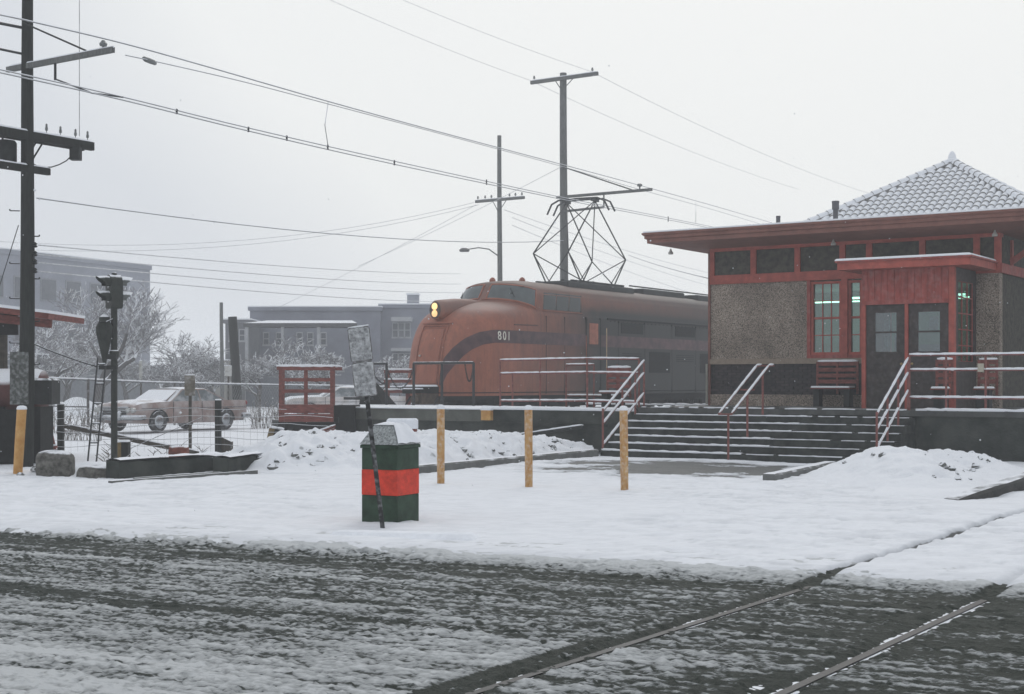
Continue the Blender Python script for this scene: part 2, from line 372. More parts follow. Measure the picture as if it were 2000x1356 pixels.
def make_lot():
    xs = np.arange(-60, 30, .35); ys = np.arange(31.3, 110, .45)
    X, Y = np.meshgrid(xs, ys); h = (fbm(X*.3, Y*.3, 4, 33)-.5)*.16-.01+(fbm(X*1.7, Y*1.2, 3, 35)-.5)*.05
    h *= sst(Y, 31.2, 33); cov = np.full_like(X, 1.)
    o = sheet('snowy_yard', X, Y, h, walk_m, {'cover': cov*1.25+(fbm(X*.8, Y*.9, 3, 38)-.5)*.4}); tagp(o, kind='structure')
make_lot()
# rails sunk in the street (their heads worn bright, mostly hidden by slush)
rail_m = M('rail_steel', (.022, .023, .024), .4, .3, 20, .1, 40, metal=.5)
for rv, lab in ((-4.56, 'left-hand street rail running through the slush'), (-3.13, 'right-hand street rail running through the slush')):
    b = MB(); b.box(rv-.03, rv+.03, 4, 33, -.09, -.060); solo('street_rail', b, rail_m, 'dark steel '+lab, 'rail', (rv, 4, 0), 'rails sunk in the street', tr=True)

# ------------------------------------------------------------------ snow piles
def pile_mat(name):
    m = M(name, (.10, .105, .10), .9, .4, 6, .6, 25, snow=5, thr=.50, snoise=.42)
    return m
pile_m = M('snow_over_rubble', (.115, .12, .115), .9, .4, 6, .5, 30, snow=6, thr=.40, snoise=.34)
def lumps(X, Y, seed, sc=3.2, ridge=True):
    n = fbm(X*sc, Y*sc, 4, seed, .55); n2 = np.abs(fbm(X*sc*.8+7, Y*sc*1.1, 4, seed+9, .6)-.5)*2
    return (n-.5)*.8+(.35-n2)*.5
def pile(name, label, x0, x1, y0, y1, fn, seed, amp, m=pile_m, cell=.045):
    X, Y = np.meshgrid(np.arange(x0, x1, cell), np.arange(y0, y1, cell))
    B = fn(X, Y); Z = B+lumps(X, Y, seed)*amp*sst(B, .02, .25)
    Z = np.where(B < .005, -.06, Z+(-.05*(B < .02)))
    o = sheet(name, X, Y, Z, m, mask=Z > -.055); tagp(o, label, 'snow pile'); return o
def pileL(X, Y):
    v, u = X*P.x+Y*P.y, X*D.x+Y*D.y
    # bank behind the low kerb; its crest drops towards the steps
    a = sst(-v, 15.75, 16.9)*(1-sst(-v, 19.8, 22.5))
    c = .52*np.exp(-((u-22.6)/2.3)**2)+.40*np.exp(-((u-25.6)/1.6)**2)+.16*sst(u, 26, 27)*(1-sst(u, 28.4, 28.95))
    b = a*c*sst(u, 18.6, 20.4)
    r2 = np.exp(-(((X+4.0)/1.25)**2+((Y-27.6)/1.5)**2))*.66
    return np.maximum(b, r2*sst(r2, .04, .3))
pile('rubble_snow_pile', 'lumpy snow-covered rubble pile between the bin and the platform wall', -6.6, 1.9, 23.2, 34, pileL, 300, .34)
def pileR(X, Y):
    a = .56*np.exp(-(((X-6.35)/1.0)**2+((Y-23.6)/1.8)**2))
    b = .40*np.exp(-(((X-7.9)/1.05)**2+((Y-25.6)/1.7)**2))
    c = .10*sst(X-(Y-20)*.45, 4.9, 5.6)*(1-sst(X-(Y-20)*.75, 6.8, 7.1))
    t = np.maximum(np.maximum(a, b), c*0+.09*sst(X-(Y-20)*.38, 4.6, 5.1)*sst(Y, 19.6, 20.6)); return t*sst(t, .015, .12)
pile('swept_snow_mound', 'smooth white snow mound shovelled up at the right end of the steps', 3.8, 11.8, 19.4, 28.4, pileR, 500, .20,
     M('snow_over_soil', (.12, .125, .115), .9, .4, 6, .6, 30, snow=6, thr=.34, snoise=.30))
def pile3(X, Y):
    t = .20*np.exp(-(((X+7.6)/1.3)**2+((Y-25.6)/.7)**2))+.18*np.exp(-(((X+5.4)/1.2)**2+((Y-27.4)/.6)**2))
    return t*sst(t, .02, .1)
pile('rubble_snow_pile', 'low heap of snowy rubble around the foot of the signal mast', -11, -3.9, 23.9, 29, pile3, 700, .16)
# loose icy lumps over the banks
def chunks(name, label, n, fn, seed, group, top=3.5):
    random.seed(seed); b = MB()
    for _ in range(n):
        x, y, z, r = fn()
        pts = []
        for k in range(3):
            for j in range(6):
                a = j*math.pi/3+random.uniform(-.3, .3); rr = r*(1, .95, .5)[k]*random.uniform(.7, 1.15)
                pts.append((x+rr*math.cos(a), y+rr*math.sin(a), z+r*(-.4, .15, .62)[k]*random.uniform(.8, 1.2)))
        b.add(pts, [(k*6+j, k*6+(j+1) % 6, k*6+6+(j+1) % 6, k*6+6+j) for k in (0, 1) for j in range(6)]+[tuple(range(12, 18))])
    solo(name, b, pile_m, label, None, kind='stuff', group=group)
def fnL():
    while 1:
        X = random.uniform(-5.4, 1.4); Y = random.uniform(24.5, 32.6)
        h = float(pileL(np.array([X]), np.array([Y]))[0])
        if h > .08: return X, Y, h+random.uniform(-.07, .02), random.choice((.04, .05, .07, .10))
chunks('snow_lumps', 'loose snow-capped lumps strewn over the rubble bank', 330, fnL, 5, None)
def fnM():
    X = random.uniform(-8.6, -4.4); Y = 25.2+(X+8.6)*.42+random.uniform(-.45, .4)
    return X, Y, random.uniform(.02, .14), random.choice((.05, .08, .12))
def fnR():
    while 1:
        X = random.uniform(4.6, 9.4); Y = random.uniform(20.6, 27.5); h = float(pileR(np.array([X]), np.array([Y]))[0])
        if h > .12 and random.random() < .25+.5*(X > 6.6): return X, Y, h+random.uniform(-.05, .02), random.choice((.03, .04, .05, .08))
chunks('snow_lumps', 'crusty clods strewn over the right-hand snow mound', 150, fnR, 9, None)
chunks('snow_lumps', 'small snowy stones scattered at the foot of the signal mast', 110, fnM, 6, None)

# ------------------------------------------------------------------ platform, walls, steps
ZP = 1.07
def fpoly(pts): return [(v, u) for v, u in pts]
pl = Thing('station_platform', 'raised dark concrete platform in front of the station, dusted with snow', 'platform', (-15, 29, 0), tr=True)
b = MB(); b.prism([(-9.3, 29.0), (4, 29.0), (4, 60), (-8.6, 60), (-8.6, 33.4), (-9.3, 33.4)], 0, ZP-.12); pl.part('wall', b, concrete_d)
b = MB(); b.prism([(-15.8, 29.02), (-9.302, 29.02), (-9.302, 33.4), (-15.8, 33.4)], 0, ZP-.12); pl.part('wall', b, concrete_d)
b = MB(); b.prism([(-15.8, 29.0), (-15.8, 33.4), (-28.4, 33.4), (-24.6, 29.0)][::-1], 0, ZP-.40); pl.part('wall', b, concrete_d)
deck_m = M('platform_deck', (.06, .063, .06), .7, .3, 3, .3, 30, snow=1.6, thr=1.02, snoise=.30)
b = MB(); b.prism([(-15.798, 28.96), (4, 28.96), (4, 60), (-8.55, 60), (-8.55, 33.45), (-15.798, 33.45)], ZP-.118, ZP); pl.part('deck', b, deck_m)
cap = M('coping_concrete', (.085, .09, .078), .85, .35, 1.6, .4, 22, snow=2, thr=.75, snoise=.5)
b = MB(); b.prism([(-15.802, 28.93), (-15.802, 33.45), (-20.15, 33.45), (-20.15, 28.93)][::-1], ZP-.398, ZP-.09); pl.part('coping', b, concrete_d)
b = MB(); b.prism([(-20.16, 28.95), (-20.16, 33.45), (-28.5, 33.45), (-24.7, 28.95)][::-1], ZP-.398, ZP-.1); pl.part('coping', b, cap)
# snow lying on the edges of the deck
def snow_strip(v0, v1, u, z, wd, th, seed, gap=0.):
    random.seed(seed); b = MB(); n = max(3, int(abs(v1-v0)/.12)); row = []
    for i in range(n+1):
        v = v0+(v1-v0)*i/n; t = th*random.uniform(.6, 1.25); f = random.uniform(-.02, .012)
        row.append([(v, u+f+.01, z-.006), (v, u+f-.012, z+t*.5), (v, u+f+.02, z+t), (v, u+wd*.6, z+t*.8), (v, u+wd*random.uniform(.85, 1.1), z+.004)])
    vs = [p for r in row for p in r]; fs = []
    for i in range(n):
        if gap and random.random() < gap: continue
        for j in range(4): fs.append((i*5+j, i*5+j+1, i*5+5+j+1, i*5+5+j))
    b.add(vs, fs); return b
pl.part('snow_edge', snow_strip(-24.6, -20.2, 28.93, ZP-.1, .8, .03, 1), snow_m, smooth=True)
pl.part('snow_edge', snow_strip(-20.15, -15.85, 28.91, ZP-.09, .9, .075, 2), snow_m, smooth=True)
pl.part('snow_edge', snow_strip(-15.7, -9.5, 28.96, ZP, .3, .025, 3, .25), snow_m, smooth=True)
pl.part('snow_edge', snow_strip(-9.3, 4, 28.95, ZP, .8, .05, 4), snow_m, smooth=True)
pl.part('snow_edge', snow_strip(-19.6, -15.6, 33.0, ZP-.02, .4, .05, 5), snow_m, smooth=True)
# ledge lines cast in the left wall
b = MB(); b.box(-19.7, -16.6, 28.965, 28.999, .60, .665); pl.part('ledge', b, concrete_d)
b = MB(); b.beam((-19.9, 28.85, .22), (-17.2, 28.85, .60), .07, .07); hr = pl.part('fallen_rail', b, black_iron)
b = MB(); snow_bead(b, (-19.9, 28.85, .22), (-17.2, 28.85, .60), .035, .04); pl.part('snow_cap', b, snow_m, hr, smooth=True)
b = MB(); b.box(-20.10, -19.82, 28.80, 28.92, ZP-.36, ZP-.115); yb = pl.part('yellow_block', b, yellow)
b = MB(); b.bbox(-20.12, -19.80, 28.78, 28.925, ZP-.114, ZP-.05, .02); pl.part('snow_cap', b, snow_m, yb)
# yard slab under the tracks
b = MB(); b.prism([(-31.5, 33.5), (-8.62, 33.5), (-8.62, 140), (-31.5, 140)], -.05, .44); solo('track_bed', b, gravel_m, kind='structure', base=(-20, 34, 0), tr=True)

st = Thing('station_steps', 'seven broad dark concrete steps with snow along each nosing', 'steps', (-12.5, 28, 0), tr=True)
RIS = ZP/7; TRD = .30
step_m = M('wet_step_concrete', (.026, .031, .029), .7, .3, 4, .3, 40, col2=(.055, .06, .056), spec=.15)
for i in range(6):
    u0 = 27.2+TRD*i; b = MB(); b.bbox(-15.78, -9.32, u0, 29.0-.003*i, RIS*i+(.001 if i else -.05), RIS*(i+1), .012)
    s_ = st.part('step', b, step_m)
    bb = snow_strip(-15.74, -12.3+random.uniform(-.4, .8), u0-.004, RIS*(i+1), .27, .036-.002*i, 20+i); st.part('snow_layer', bb, snow_m, s_, smooth=True)
    bb = snow_strip(-12.3, -9.36, u0+.0, RIS*(i+1), .15 if i < 4 else .24, .014+.003*(i in (0, 3, 5)), 40+i, .10); st.part('snow_layer', bb, snow_m, s_, smooth=True)

# ------------------------------------------------------------------ pipe railings
def railing(name, label, base, posts, rails, tr=True, m=rust_pipe, r=.024, snow=True, group=None, clamp=True, sr=1.15):
    t = Thing(name, label, 'railing', base, group=group, tr=tr)
    for a, b_ in posts:
        q = MB(); q.tube([a, b_], r, 8); p = t.part('post', q, m, smooth=45)
    for pts in rails:
        q = MB(); q.tube(pts, r, 8); p = t.part('rail', q, m, smooth=45)
        if snow:
            q = MB()
            for k in range(len(pts)-1): snow_bead(q, pts[k], pts[k+1], r*sr, r*.75)
            t.part('snow_cap', q, snow_m, p, smooth=True)
    return t
ur = 29.14
def rl(v0, v1, u, z): return [(v0, u, z), (v1, u, z)]
vL = [v_on_u(p, ur) for p in (977, 1055, 1147, 1248)]
railing('pipe_railing', 'rust-red pipe railing with three snowy bars on the platform left of the steps', (vL[0], ur, 1), [((v, ur, .9), (v, ur, 2.19)) for v in vL],
        [[(vL[0], ur, z), (vL[2], ur, z+.02), (vL[3], ur, z)] for z in (2.19, 1.86, 1.19)])
# short second rail behind it
um = 31.6
va, vb = v_on_u(1001, um), v_on_u(1130, um)
railing('pipe_railing', 'lower pipe rail standing behind the left platform railing', (va, um, 1), [((v_on_u(p, um), um, ZP-.1), (v_on_u(p, um), um, z)) for p, z in ((1001, 1.9), (1106, 2.1), (1160, 2.1), (1205, 2.1))],
        [rl(v_on_u(1106, um), v_on_u(1160, um), um, 2.1), rl(v_on_u(1108, um), v_on_u(1228, um), um, 1.3)])
def stair_rail(label, v, zoff, ntop, post_us, base_lo=0.):
    u0, u1 = 27.22, 29.12; k = ZP/1.8
    def zs(u): return max(0, (u-27.2)*k)
    P1 = [((v, u, max(0, math.floor((u-27.2)/TRD)+1)*RIS if u > 27.2 else 0), (v, u, zs(u)+(1.06 if i == 0 else .95))) for i, u in enumerate(post_us)]
    R = [[(v, u0, zs(u0)+h), (v, u1, zs(u1)+h)] for h in ntop]
    return railing('stair_railing', label, (v, 27.2, 0), P1, R, sr=1.25)
stair_rail('sloping snowy pipe railing down the left side of the steps', -15.72, 0, (1.0, .72, .25), (27.22, 28.1, 28.7, 29.12))
stair_rail('sloping snowy pipe railing down the right side of the steps', -9.52, 0, (1.0, .70, .33), (27.22, 27.85, 28.5, 29.12))
t = Thing('centre_handrail', 'double snow-topped handrail rising up the middle of the steps', 'handrail', (-12.6, 27.1, 0), tr=True)
for (u, z0, z1) in ((27.0, 0, 1.0), (27.95, .44, 1.42), (28.75, .9, 1.92)):
    q = MB(); q.tube([(-12.6, u, z0), (-12.6, u, z1)], .026, 8); t.part('post', q, rust_pipe, smooth=45)
for dv in (-.14, .14):
    pts = [(-12.6+dv, 26.86, 1.0), (-12.6+dv, 28.75, 2.0), (-12.6+dv, 29.0, 2.02)]
    q = MB(); q.tube(pts, .024, 8); p = t.part('rail', q, rust_pipe, smooth=45)
    q = MB(); snow_bead(q, pts[0], pts[1], .028, .018); snow_bead(q, pts[1], pts[2], .03, .02); t.part('snow_cap', q, snow_m, p, smooth=True)
for u, z in ((26.86, 1.0), (29.0, 2.02), (27.95, 1.5)):
    q = MB(); q.tube([(-12.76, u, z-.01), (-12.44, u, z-.01)], .02, 6); t.part('crossbar', q, rust_pipe, smooth=45)
vr = [v_on_u(p, ur) for p in (1776, 1848, 1925, 2010)]
railing('pipe_railing', 'long pipe railing with thick white snow bars right of the steps', (vr[0], ur, 1), [((v, ur, ZP), (v, ur, 2.2)) for v in vr],
        [rl(vr[0], 2.0, ur, z) for z in (2.21, 1.9, 1.33)], sr=1.4)
# black guard rails at the end of the track, with chains
ub = 33.1; vb_ = [v_on_u(p, ub) for p in (720, 755, 808, 863, 925)]
def guard(label, vs_, zt=2.2):
    t = railing('guard_rail', label, (vs_[0], ub, .97), [((v, ub, .9), (v, ub, zt)) for v in vs_], [[(vs_[0], ub, zt), (vs_[-1], ub, zt)]], m=black_pipe, snow=False, r=.04)
    return t
g1 = guard('short black guard rail beside the bumping post', vb_[:2]); g2 = guard('black iron guard rail in front of the locomotive nose', vb_[2:])
def chain(a, b_, sag, label, base):
    q = MB(); n = 26; a = Vector(a); b_ = Vector(b_)
    pts = []
    for i in range(n+1):
        t_ = i/n; p = a.lerp(b_, t_); p.z -= sag*4*t_*(1-t_); pts.append(p)
    for i in range(n):
        d = pts[i+1]-pts[i]; c = (pts[i]+pts[i+1])/2; s_ = Vector((0, 0, 1)) if i % 2 else Vector((0, 1, 0))
        x = d.normalized()*d.length*.62; y = (s_-d.normalized()*s_.dot(d.normalized())).normalized()*.025
        q.tube([c+x, c+y, c-x, c-y, c+x], .011, 4, False)
    solo('chain', q, black_iron, label, 'chain', base=a, tr=True)
chain((vb_[1], ub, 2.12), (vb_[2], ub, 2.05), .62, 'slack black chain hung between the two guard rails', 0)
chain((vb_[0], ub, 2.15), (vb_[1], ub, 1.6), .15, 'short chain drooping beside the bumping post', 0)
chain((v_on_u(908, ub), ub, 2.18), (vb_[4], ub, 2.16), .5, 'chain loop hanging at the right end of the guard rail', 0)

# ------------------------------------------------------------------ station
UW = 32.3; VA = -15.55; VB = -8.5; UBK = 46.0
sb = Thing('station_building', 'brown pebble-dashed station with red trim and snowy tiled hip roof', 'station', (-12, UW, ZP), tr=True)
stucco = bpy.data.materials.new('pebble_dash'); stucco.use_nodes = True
def mk_stucco():
    nt = stucco.node_tree; N = nt.nodes.new; L = nt.links.new; b = nt.nodes['Principled BSDF']; b.inputs['Roughness'].default_value = .9
    tc = N('ShaderNodeTexCoord'); vo = N('ShaderNodeTexVoronoi'); vo.inputs['Scale'].default_value = 62; L(tc.outputs['Object'], vo.inputs['Vector'])
    cr = N('ShaderNodeValToRGB'); L(vo.outputs['Color'], cr.inputs[0]); e = cr.color_ramp.elements
    e[0].position = .15; e[0].color = (.07, .058, .048, 1); e[1].position = .9; e[1].color = (.45, .38, .315, 1); k = cr.color_ramp.elements.new(.45); k.color = (.27, .22, .18, 1)
    n = N('ShaderNodeTexNoise'); n.inputs['Scale'].default_value = 1.1; n.inputs['Detail'].default_value = 5; L(tc.outputs['Object'], n.inputs['Vector'])
    mr = N('ShaderNodeMapRange'); L(n.outputs['Fac'], mr.inputs[0]); mr.inputs[1].default_value = .3; mr.inputs[2].default_value = .7; mr.inputs[3].default_value = .55; mr.inputs[4].default_value = 1.2
    mx = N('ShaderNodeMix'); mx.data_type = 'RGBA'; mx.blend_type = 'MULTIPLY'; mx.inputs[0].default_value = 1; L(cr.outputs[0], mx.inputs[6]); L(mr.outputs[0], mx.inputs[7])
    L(mx.outputs[2], b.inputs['Base Color'])
    bp = N('ShaderNodeBump'); bp.inputs['Strength'].default_value = .8; bp.inputs['Distance'].default_value = .012; L(vo.outputs['Distance'], bp.inputs['Height']); L(bp.outputs[0], b.inputs['Normal'])
mk_stucco()
panel_dk = M('clerestory_stucco', (.035, .034, .028), .85, .3, 8, .6, 60, col2=(.085, .078, .06))
brick_m = M('dark_brick', (.028, .026, .030), .75, .35, 4, .3, 60, col2=(.055, .042, .045))
mortar = M('mortar', (.022, .022, .023), .9)
sillm = M('stone_sill', (.26, .21, .165), .8, .15, 10, .3, 60)
z_sill0, z_sill1 = 2.09, 2.22; z_b0, z_b1 = 4.08, 4.30; z_top = 4.96
def vv(px, u=UW): return v_on_u(px, u)
wz = dict(l=vv(1578), r=vv(1683))
TH = .25
# front wall, split round the window opening
wv0, wv1 = vv(1577), vv(1686)
b = MB(); b.box(VA, wv0, UW, UW+TH, z_sill1, z_b0); sb.part('wall', b, stucco)
b = MB(); b.box(-9.02, VB, UW, UW+TH, ZP, z_b0); sb.part('wall', b, stucco)
b = MB(); b.box(VA, -11.05, UW+.02, UW+TH, ZP+.28, z_sill0); sb.part('brick_backing', b, mortar)
b = MB(); b.box(VA-.02, -11.05, UW-.03, UW+TH, ZP-.05, ZP+.279); sb.part('plinth', b, stucco)
b = MB(); b.box(VA-.04, -11.04, UW-.05, UW+TH, z_sill0+.002, z_sill1-.002); sb.part('stone_sill', b, sillm)
# bricks of the dado
bm_ = MB(); bm_.bbox(-.105, .105, -.05, .02, -.029, .029, .004); bme = bm_.mesh('brick', brick_m)
nr = 11; zc = ZP+.28+.036; row_h = (z_sill0-ZP-.28)/nr; nb = 0
for rr in range(nr):
    v = VA+.11+(0 if rr % 2 else .115); z = ZP+.28+row_h*(rr+.5)
    while v < -11.2:
        o = bpy.data.objects.new('brick', bme); COL.objects.link(o); o.parent = sb.e
        o.location = Vector((v, UW+.052+random.uniform(-.004, .003), z))-sb.off; v += .232
        o.rotation_euler = (random.uniform(-.01, .01), 0, random.uniform(-.02, .02)); nb += 1
# side and back walls, ceiling, floor
b = MB(); b.box(VA, VA+TH, UW+TH+.002, UBK, ZP-.6, z_top); sb.part('wall', b, stucco)
b = MB(); b.box(VB-TH, VB, UW+TH+.002, UBK, ZP-.6, z_top); sb.part('wall', b, panel_dk)
green = M('green_interior', (.16, .34, .25), .6, .15, 3)
b = MB(); b.box(VA+TH+.002, VB-TH-.002, 37.5, 37.7, ZP, z_top); sb.part('interior_wall', b, green)
b = MB(); b.box(VA+TH+.003, VB-TH-.003, UW+TH+.003, 37.49, ZP-.02, ZP+.02); sb.part('floor', b, M('interior_floor', (.15, .13, .11)))
b = MB(); b.box(VA+TH+.003, VB-TH-.003, UW+TH+.003, 37.49, z_b0+.02, z_b0+.08); sb.part('ceiling', b, M('interior_ceiling', (.45, .5, .48)))
for uu, v0, v1 in ((34.9, -12.9, -10.0), (36.2, -14.6, -9.3)):
    b = MB(); b.box(v0, v1, uu-.03, uu+.03, z_b0-.32, z_b0-.27)
    sb.part('light_tube', b, M('fluorescent_tube', (.8, 1, .9), emit=(.75, 1, .85, 4)))
b = MB(); b.box(-11.9, -10.6, 35.6, 36.2, ZP+.02, 2.6); sb.part('cabinet', b, M('cabinet_grey', (.2, .28, .33)))
b = MB(); b.box(-13.6, -12.4, 34.2, 34.7, ZP+.02, 2.35); sb.part('cabinet', b, M('cabinet_grey', (.2, .28, .33)))
# red band and clerestory
b = MB(); b.box(VA-.03, VB+.03, UW-.05, UW+TH+.001, z_b0+.001, z_b1); sb.part('red_band', b, red_trim)
b = MB(); b.box(VA-.02, VB+.02, UW-.045, UW+TH+.001, z_top-.07, z_top+.03); sb.part('top_plate', b, red_trim)
cpx = [1391, 1472, 1558, 1646, 1698, 1802, 1908, 1949]
for i, p in enumerate(cpx):
    v = vv(p); b = MB(); b.box(v-.07, v+.07, UW-.04, UW+.06, z_b1+.001, z_top-.071); sb.part('mullion', b, red_trim)
    if i < len(cpx)-1:
        v2 = vv(cpx[i+1]); b = MB(); b.box(v+.072, v2-.072, UW+.02, UW+TH-.01, z_b1+.002, z_top-.072); sb.part('clerestory_panel', b, panel_dk)
b = MB(); b.box(VA-.05, VA+.0, UW-.05, UW+.12, ZP, z_top); sb.part('corner_board', b, eave_red)
b = MB(); b.box(VB-.001, VB+.06, UW-.04, UBK, z_b0, z_b1-.001); sb.part('red_band', b, red_paint)
for k in range(4):
    b = MB(); b.box(VB+.001, VB+.05, UW+.9+1.5*k, UW+1.02+1.5*k, z_b1, z_top-.08); sb.part('mullion', b, red_trim)
# diagonal eave bracket on the right-hand side
b = MB(); b.beam((VB+.1, UW+.6, 4.35), (VB+1.0, UW+.6, 4.98), .1, .12); sb.part('bracket', b, red_paint)
# windows
win_gl = glass('window_glass', (.62, .80, .76), .28)
def window(v0, v1, z0, z1, cols, u=UW, rows=4, fw=.06, name='window', parent=None, rec=.0, m=red_trim, gl=None):
    b = MB(); y0, y1 = u-.03+rec, u+.08+rec
    b.box(v0, v0+fw, y0, y1, z0, z1); b.box(v1-fw, v1, y0, y1, z0, z1); b.box(v0+fw, v1-fw, y0, y1, z1-fw, z1); b.box(v0+fw, v1-fw, y0, y1, z0, z0+fw)
    zm = (z0+z1)/2; b.box(v0+fw, v1-fw, y0+.02, y1-.01, zm-.025, zm+.025)
    wn = sb.part(name, b, m, parent=parent)
    gx = [(v0+fw)+(v1-v0-2*fw)*i/cols for i in range(cols+1)]; gz = [z0+fw+(z1-z0-2*fw)*i/rows for i in range(rows+1)]
    for i in range(cols):
        for j in range(rows):
            q = MB(); q.box(gx[i]+.001, gx[i+1]-.001, u+.03+rec, u+.036+rec, gz[j]+.001, gz[j+1]-.001); sb.part('pane', q, gl or win_gl, parent=wn)
    for i in range(1, cols): q = MB(); q.box(gx[i]-.011, gx[i]+.011, u+.012+rec, u+.029+rec, gz[0], gz[-1]); sb.part('muntin', q, m, parent=wn)
    for j in range(1, rows):
        if j != rows//2: q = MB(); q.box(gx[0], gx[-1], u+.010+rec, u+.028+rec, gz[j]-.011, gz[j]+.011); sb.part('muntin', q, m, parent=wn)
    return wn
w1a, w1b = vv(1584), vv(1644); w2a, w2b = vv(1657), vv(1684)
zw0, zw1 = 2.30, 4.05
window(w1a, w1b, zw0, zw1, 3, rec=.03); window(w2a, w2b, zw0, zw1, 1, rec=.03)
b = MB(); b.box(wv0, w1a-.002, UW-.035, UW+TH-.02, z_sill1, z_b0); sb.part('window_jamb', b, red_paint)
b = MB(); b.box(w1b+.002, w2a-.002, UW-.055, UW+TH-.02, z_sill1, z_b0); sb.part('window_jamb', b, red_trim)
b = MB(); b.box(w1a, w1b, UW-.04, UW+TH-.02, z_sill1, zw0-.002); b.box(w2a, w2b, UW-.04, UW+TH-.02, z_sill1, zw0-.002); sb.part('window_sill', b, red_paint)
b = MB(); b.box(w2b+.002, -11.02, UW-.04, UW+TH-.02, z_sill1, z_b0); sb.part('window_jamb', b, red_trim)
# vestibule
UV = 30.6; X0, X1 = -11.05, -9.0
door_m = M('dark_brown_door', (.035, .026, .024), .6, .35, 6, .3, 40, dust=.05, thr=.9)
zd = 3.40; zv = 4.13
b = MB(); b.box(X0, X0+.09, UV, UV+.14, ZP, zd-.001); sb.part('door_post', b, red_trim)
b = MB(); b.box(X1-.12, X1, UV, UV+.14, ZP, zv); sb.part('door_post', b, red_trim)
pm = (X0+X1-.03)/2; b = MB(); b.box(pm-.035, pm+.035, UV-.01, UV+.1, ZP, zd-.041); sb.part('door_post', b, red_trim)
b = MB(); b.box(X0-.01, X1-.121, UV-.03, UV+.12, zd-.04, zd+.05); sb.part('door_head', b, red_paint)
nb_ = 13
for i in range(nb_):                                              # vertical boards over the doors
    a0 = X0+(X1-.122-X0)*i/nb_; a1 = X0+(X1-.122-X0)*(i+1)/nb_
    b = MB(); b.box(a0+.003, a1-.003, UV+random.uniform(-.003, .003), UV+.06, zd+.051, zv-.001); sb.part('board', b, red_paint)
for k, (d0, d1) in enumerate(((X0+.092, pm-.037), (pm+.037, X1-.122))):
    g0, g1, h0, h1 = d0+.2, d1-.2, 2.32, 3.18
    b = MB(); b.box(d0, g0, UV+.05, UV+.1, ZP+.01, zd-.042); b.box(g1, d1, UV+.05, UV+.1, ZP+.01, zd-.042)
    b.box(g0, g1, UV+.05, UV+.1, ZP+.01, h0); b.box(g0, g1, UV+.05, UV+.1, h1, zd-.042); b.box(g0, g1, UV+.055, UV+.09, (h0+h1)/2-.02, (h0+h1)/2+.02)
    d = sb.part('door', b, door_m)
    for (c0, c1) in ((h0, (h0+h1)/2-.021), ((h0+h1)/2+.021, h1)):
        q = MB(); q.box(g0+.001, g1-.001, UV+.07, UV+.075, c0+.001, c1-.001); sb.part('pane', q, glass('door_glass', (.5, .62, .66), .3), parent=d)
    q = MB(); q.box(g0-.03, g1+.03, UV+.035, UV+.049, h0-.035, h0-.005); q.box(g0-.03, g1+.03, UV+.035, UV+.049, h0-.16, h0-.13); sb.part('moulding', q, door_m, parent=d)
    q = MB(); q.lathe(((d1-.08) if k == 0 else d0+.08, UV+.0, 2.05), [(.02, .05), (.03, .03), (.03, .0), (.015, -.01)], 8, 'y'); sb.part('handle', q, M('brass', (.3, .22, .1), .4, metal=.8), parent=d)
for (v0, v1, z0, z1, c_) in ((-10.85, -10.72, 2.8, 3.1, (.55, .62, .58)), (-10.6, -10.35, 2.38, 2.7, (.12, .2, .22)), (-9.82, -9.62, 2.82, 3.12, (.35, .5, .5)), (-9.45, -9.35, 2.85, 3.12, (.6, .62, .3)), (-9.5, -9.33, 2.4, 2.7, (.5, .5, .5)), (-10.85, -10.76, 2.4, 2.68, (.5, .52, .5))):
    q = MB(); q.box(v0, v1, UV+.9, UV+.92, z0, z1); sb.part('inside_notice', q, M('notice_%.2f' % v0, c_, .8, .3, 12, 0, 5))
# vestibule side wall with small-paned side light
b = MB(); b.box(X1-.1, X1-.001, UV+.141, UW-.041, ZP, 2.1); b.box(X1-.1, X1-.001, UV+.141, UV+.3, 2.1, zv); b.box(X1-.1, X1-.001, UW-.2, UW-.041, 2.1, zv); b.box(X1-.1, X1-.001, UV+.3, UW-.2, 3.85, zv); sb.part('wall', b, door_m)
q = MB(); q.box(X1-.06, X1-.055, UV+.3, UW-.2, 2.1, 3.85); sl_ = sb.part('window', q, win_gl)
q = MB()
for i in range(4): uu = UV+.3+(UW-.2-UV-.3)*i/3; q.box(X1-.054, X1-.03, uu-.012, uu+.012, 2.1, 3.85)
for j in range(6): zz = 2.1+1.75*j/5; q.box(X1-.052, X1-.028, UV+.3, UW-.2, zz-.012, zz+.012)
sb.part('muntin', q, red_paint, parent=sl_)
b = MB(); b.box(X0, X0+.09, UV+.141, UW-.041, ZP, zv); sb.part('wall', b, door_m)
# canopy over the doors
b = MB(); b.box(X0-.42, X1+.45, UV-.38, UW-.052, zv+.002, zv+.16); sb.part('porch_roof', b, red_trim)
b = MB(); b.box(X0-.46, X1+.49, UV-.42, UW-.052, zv+.161, zv+.20); sb.part('porch_roof_edge', b, red_paint)
b = MB(); b.bbox(X0-.47, X1+.45, UV-.43, UW-.055, zv+.201, zv+.25, .025); sb.part('snow_layer', b, snow_m)
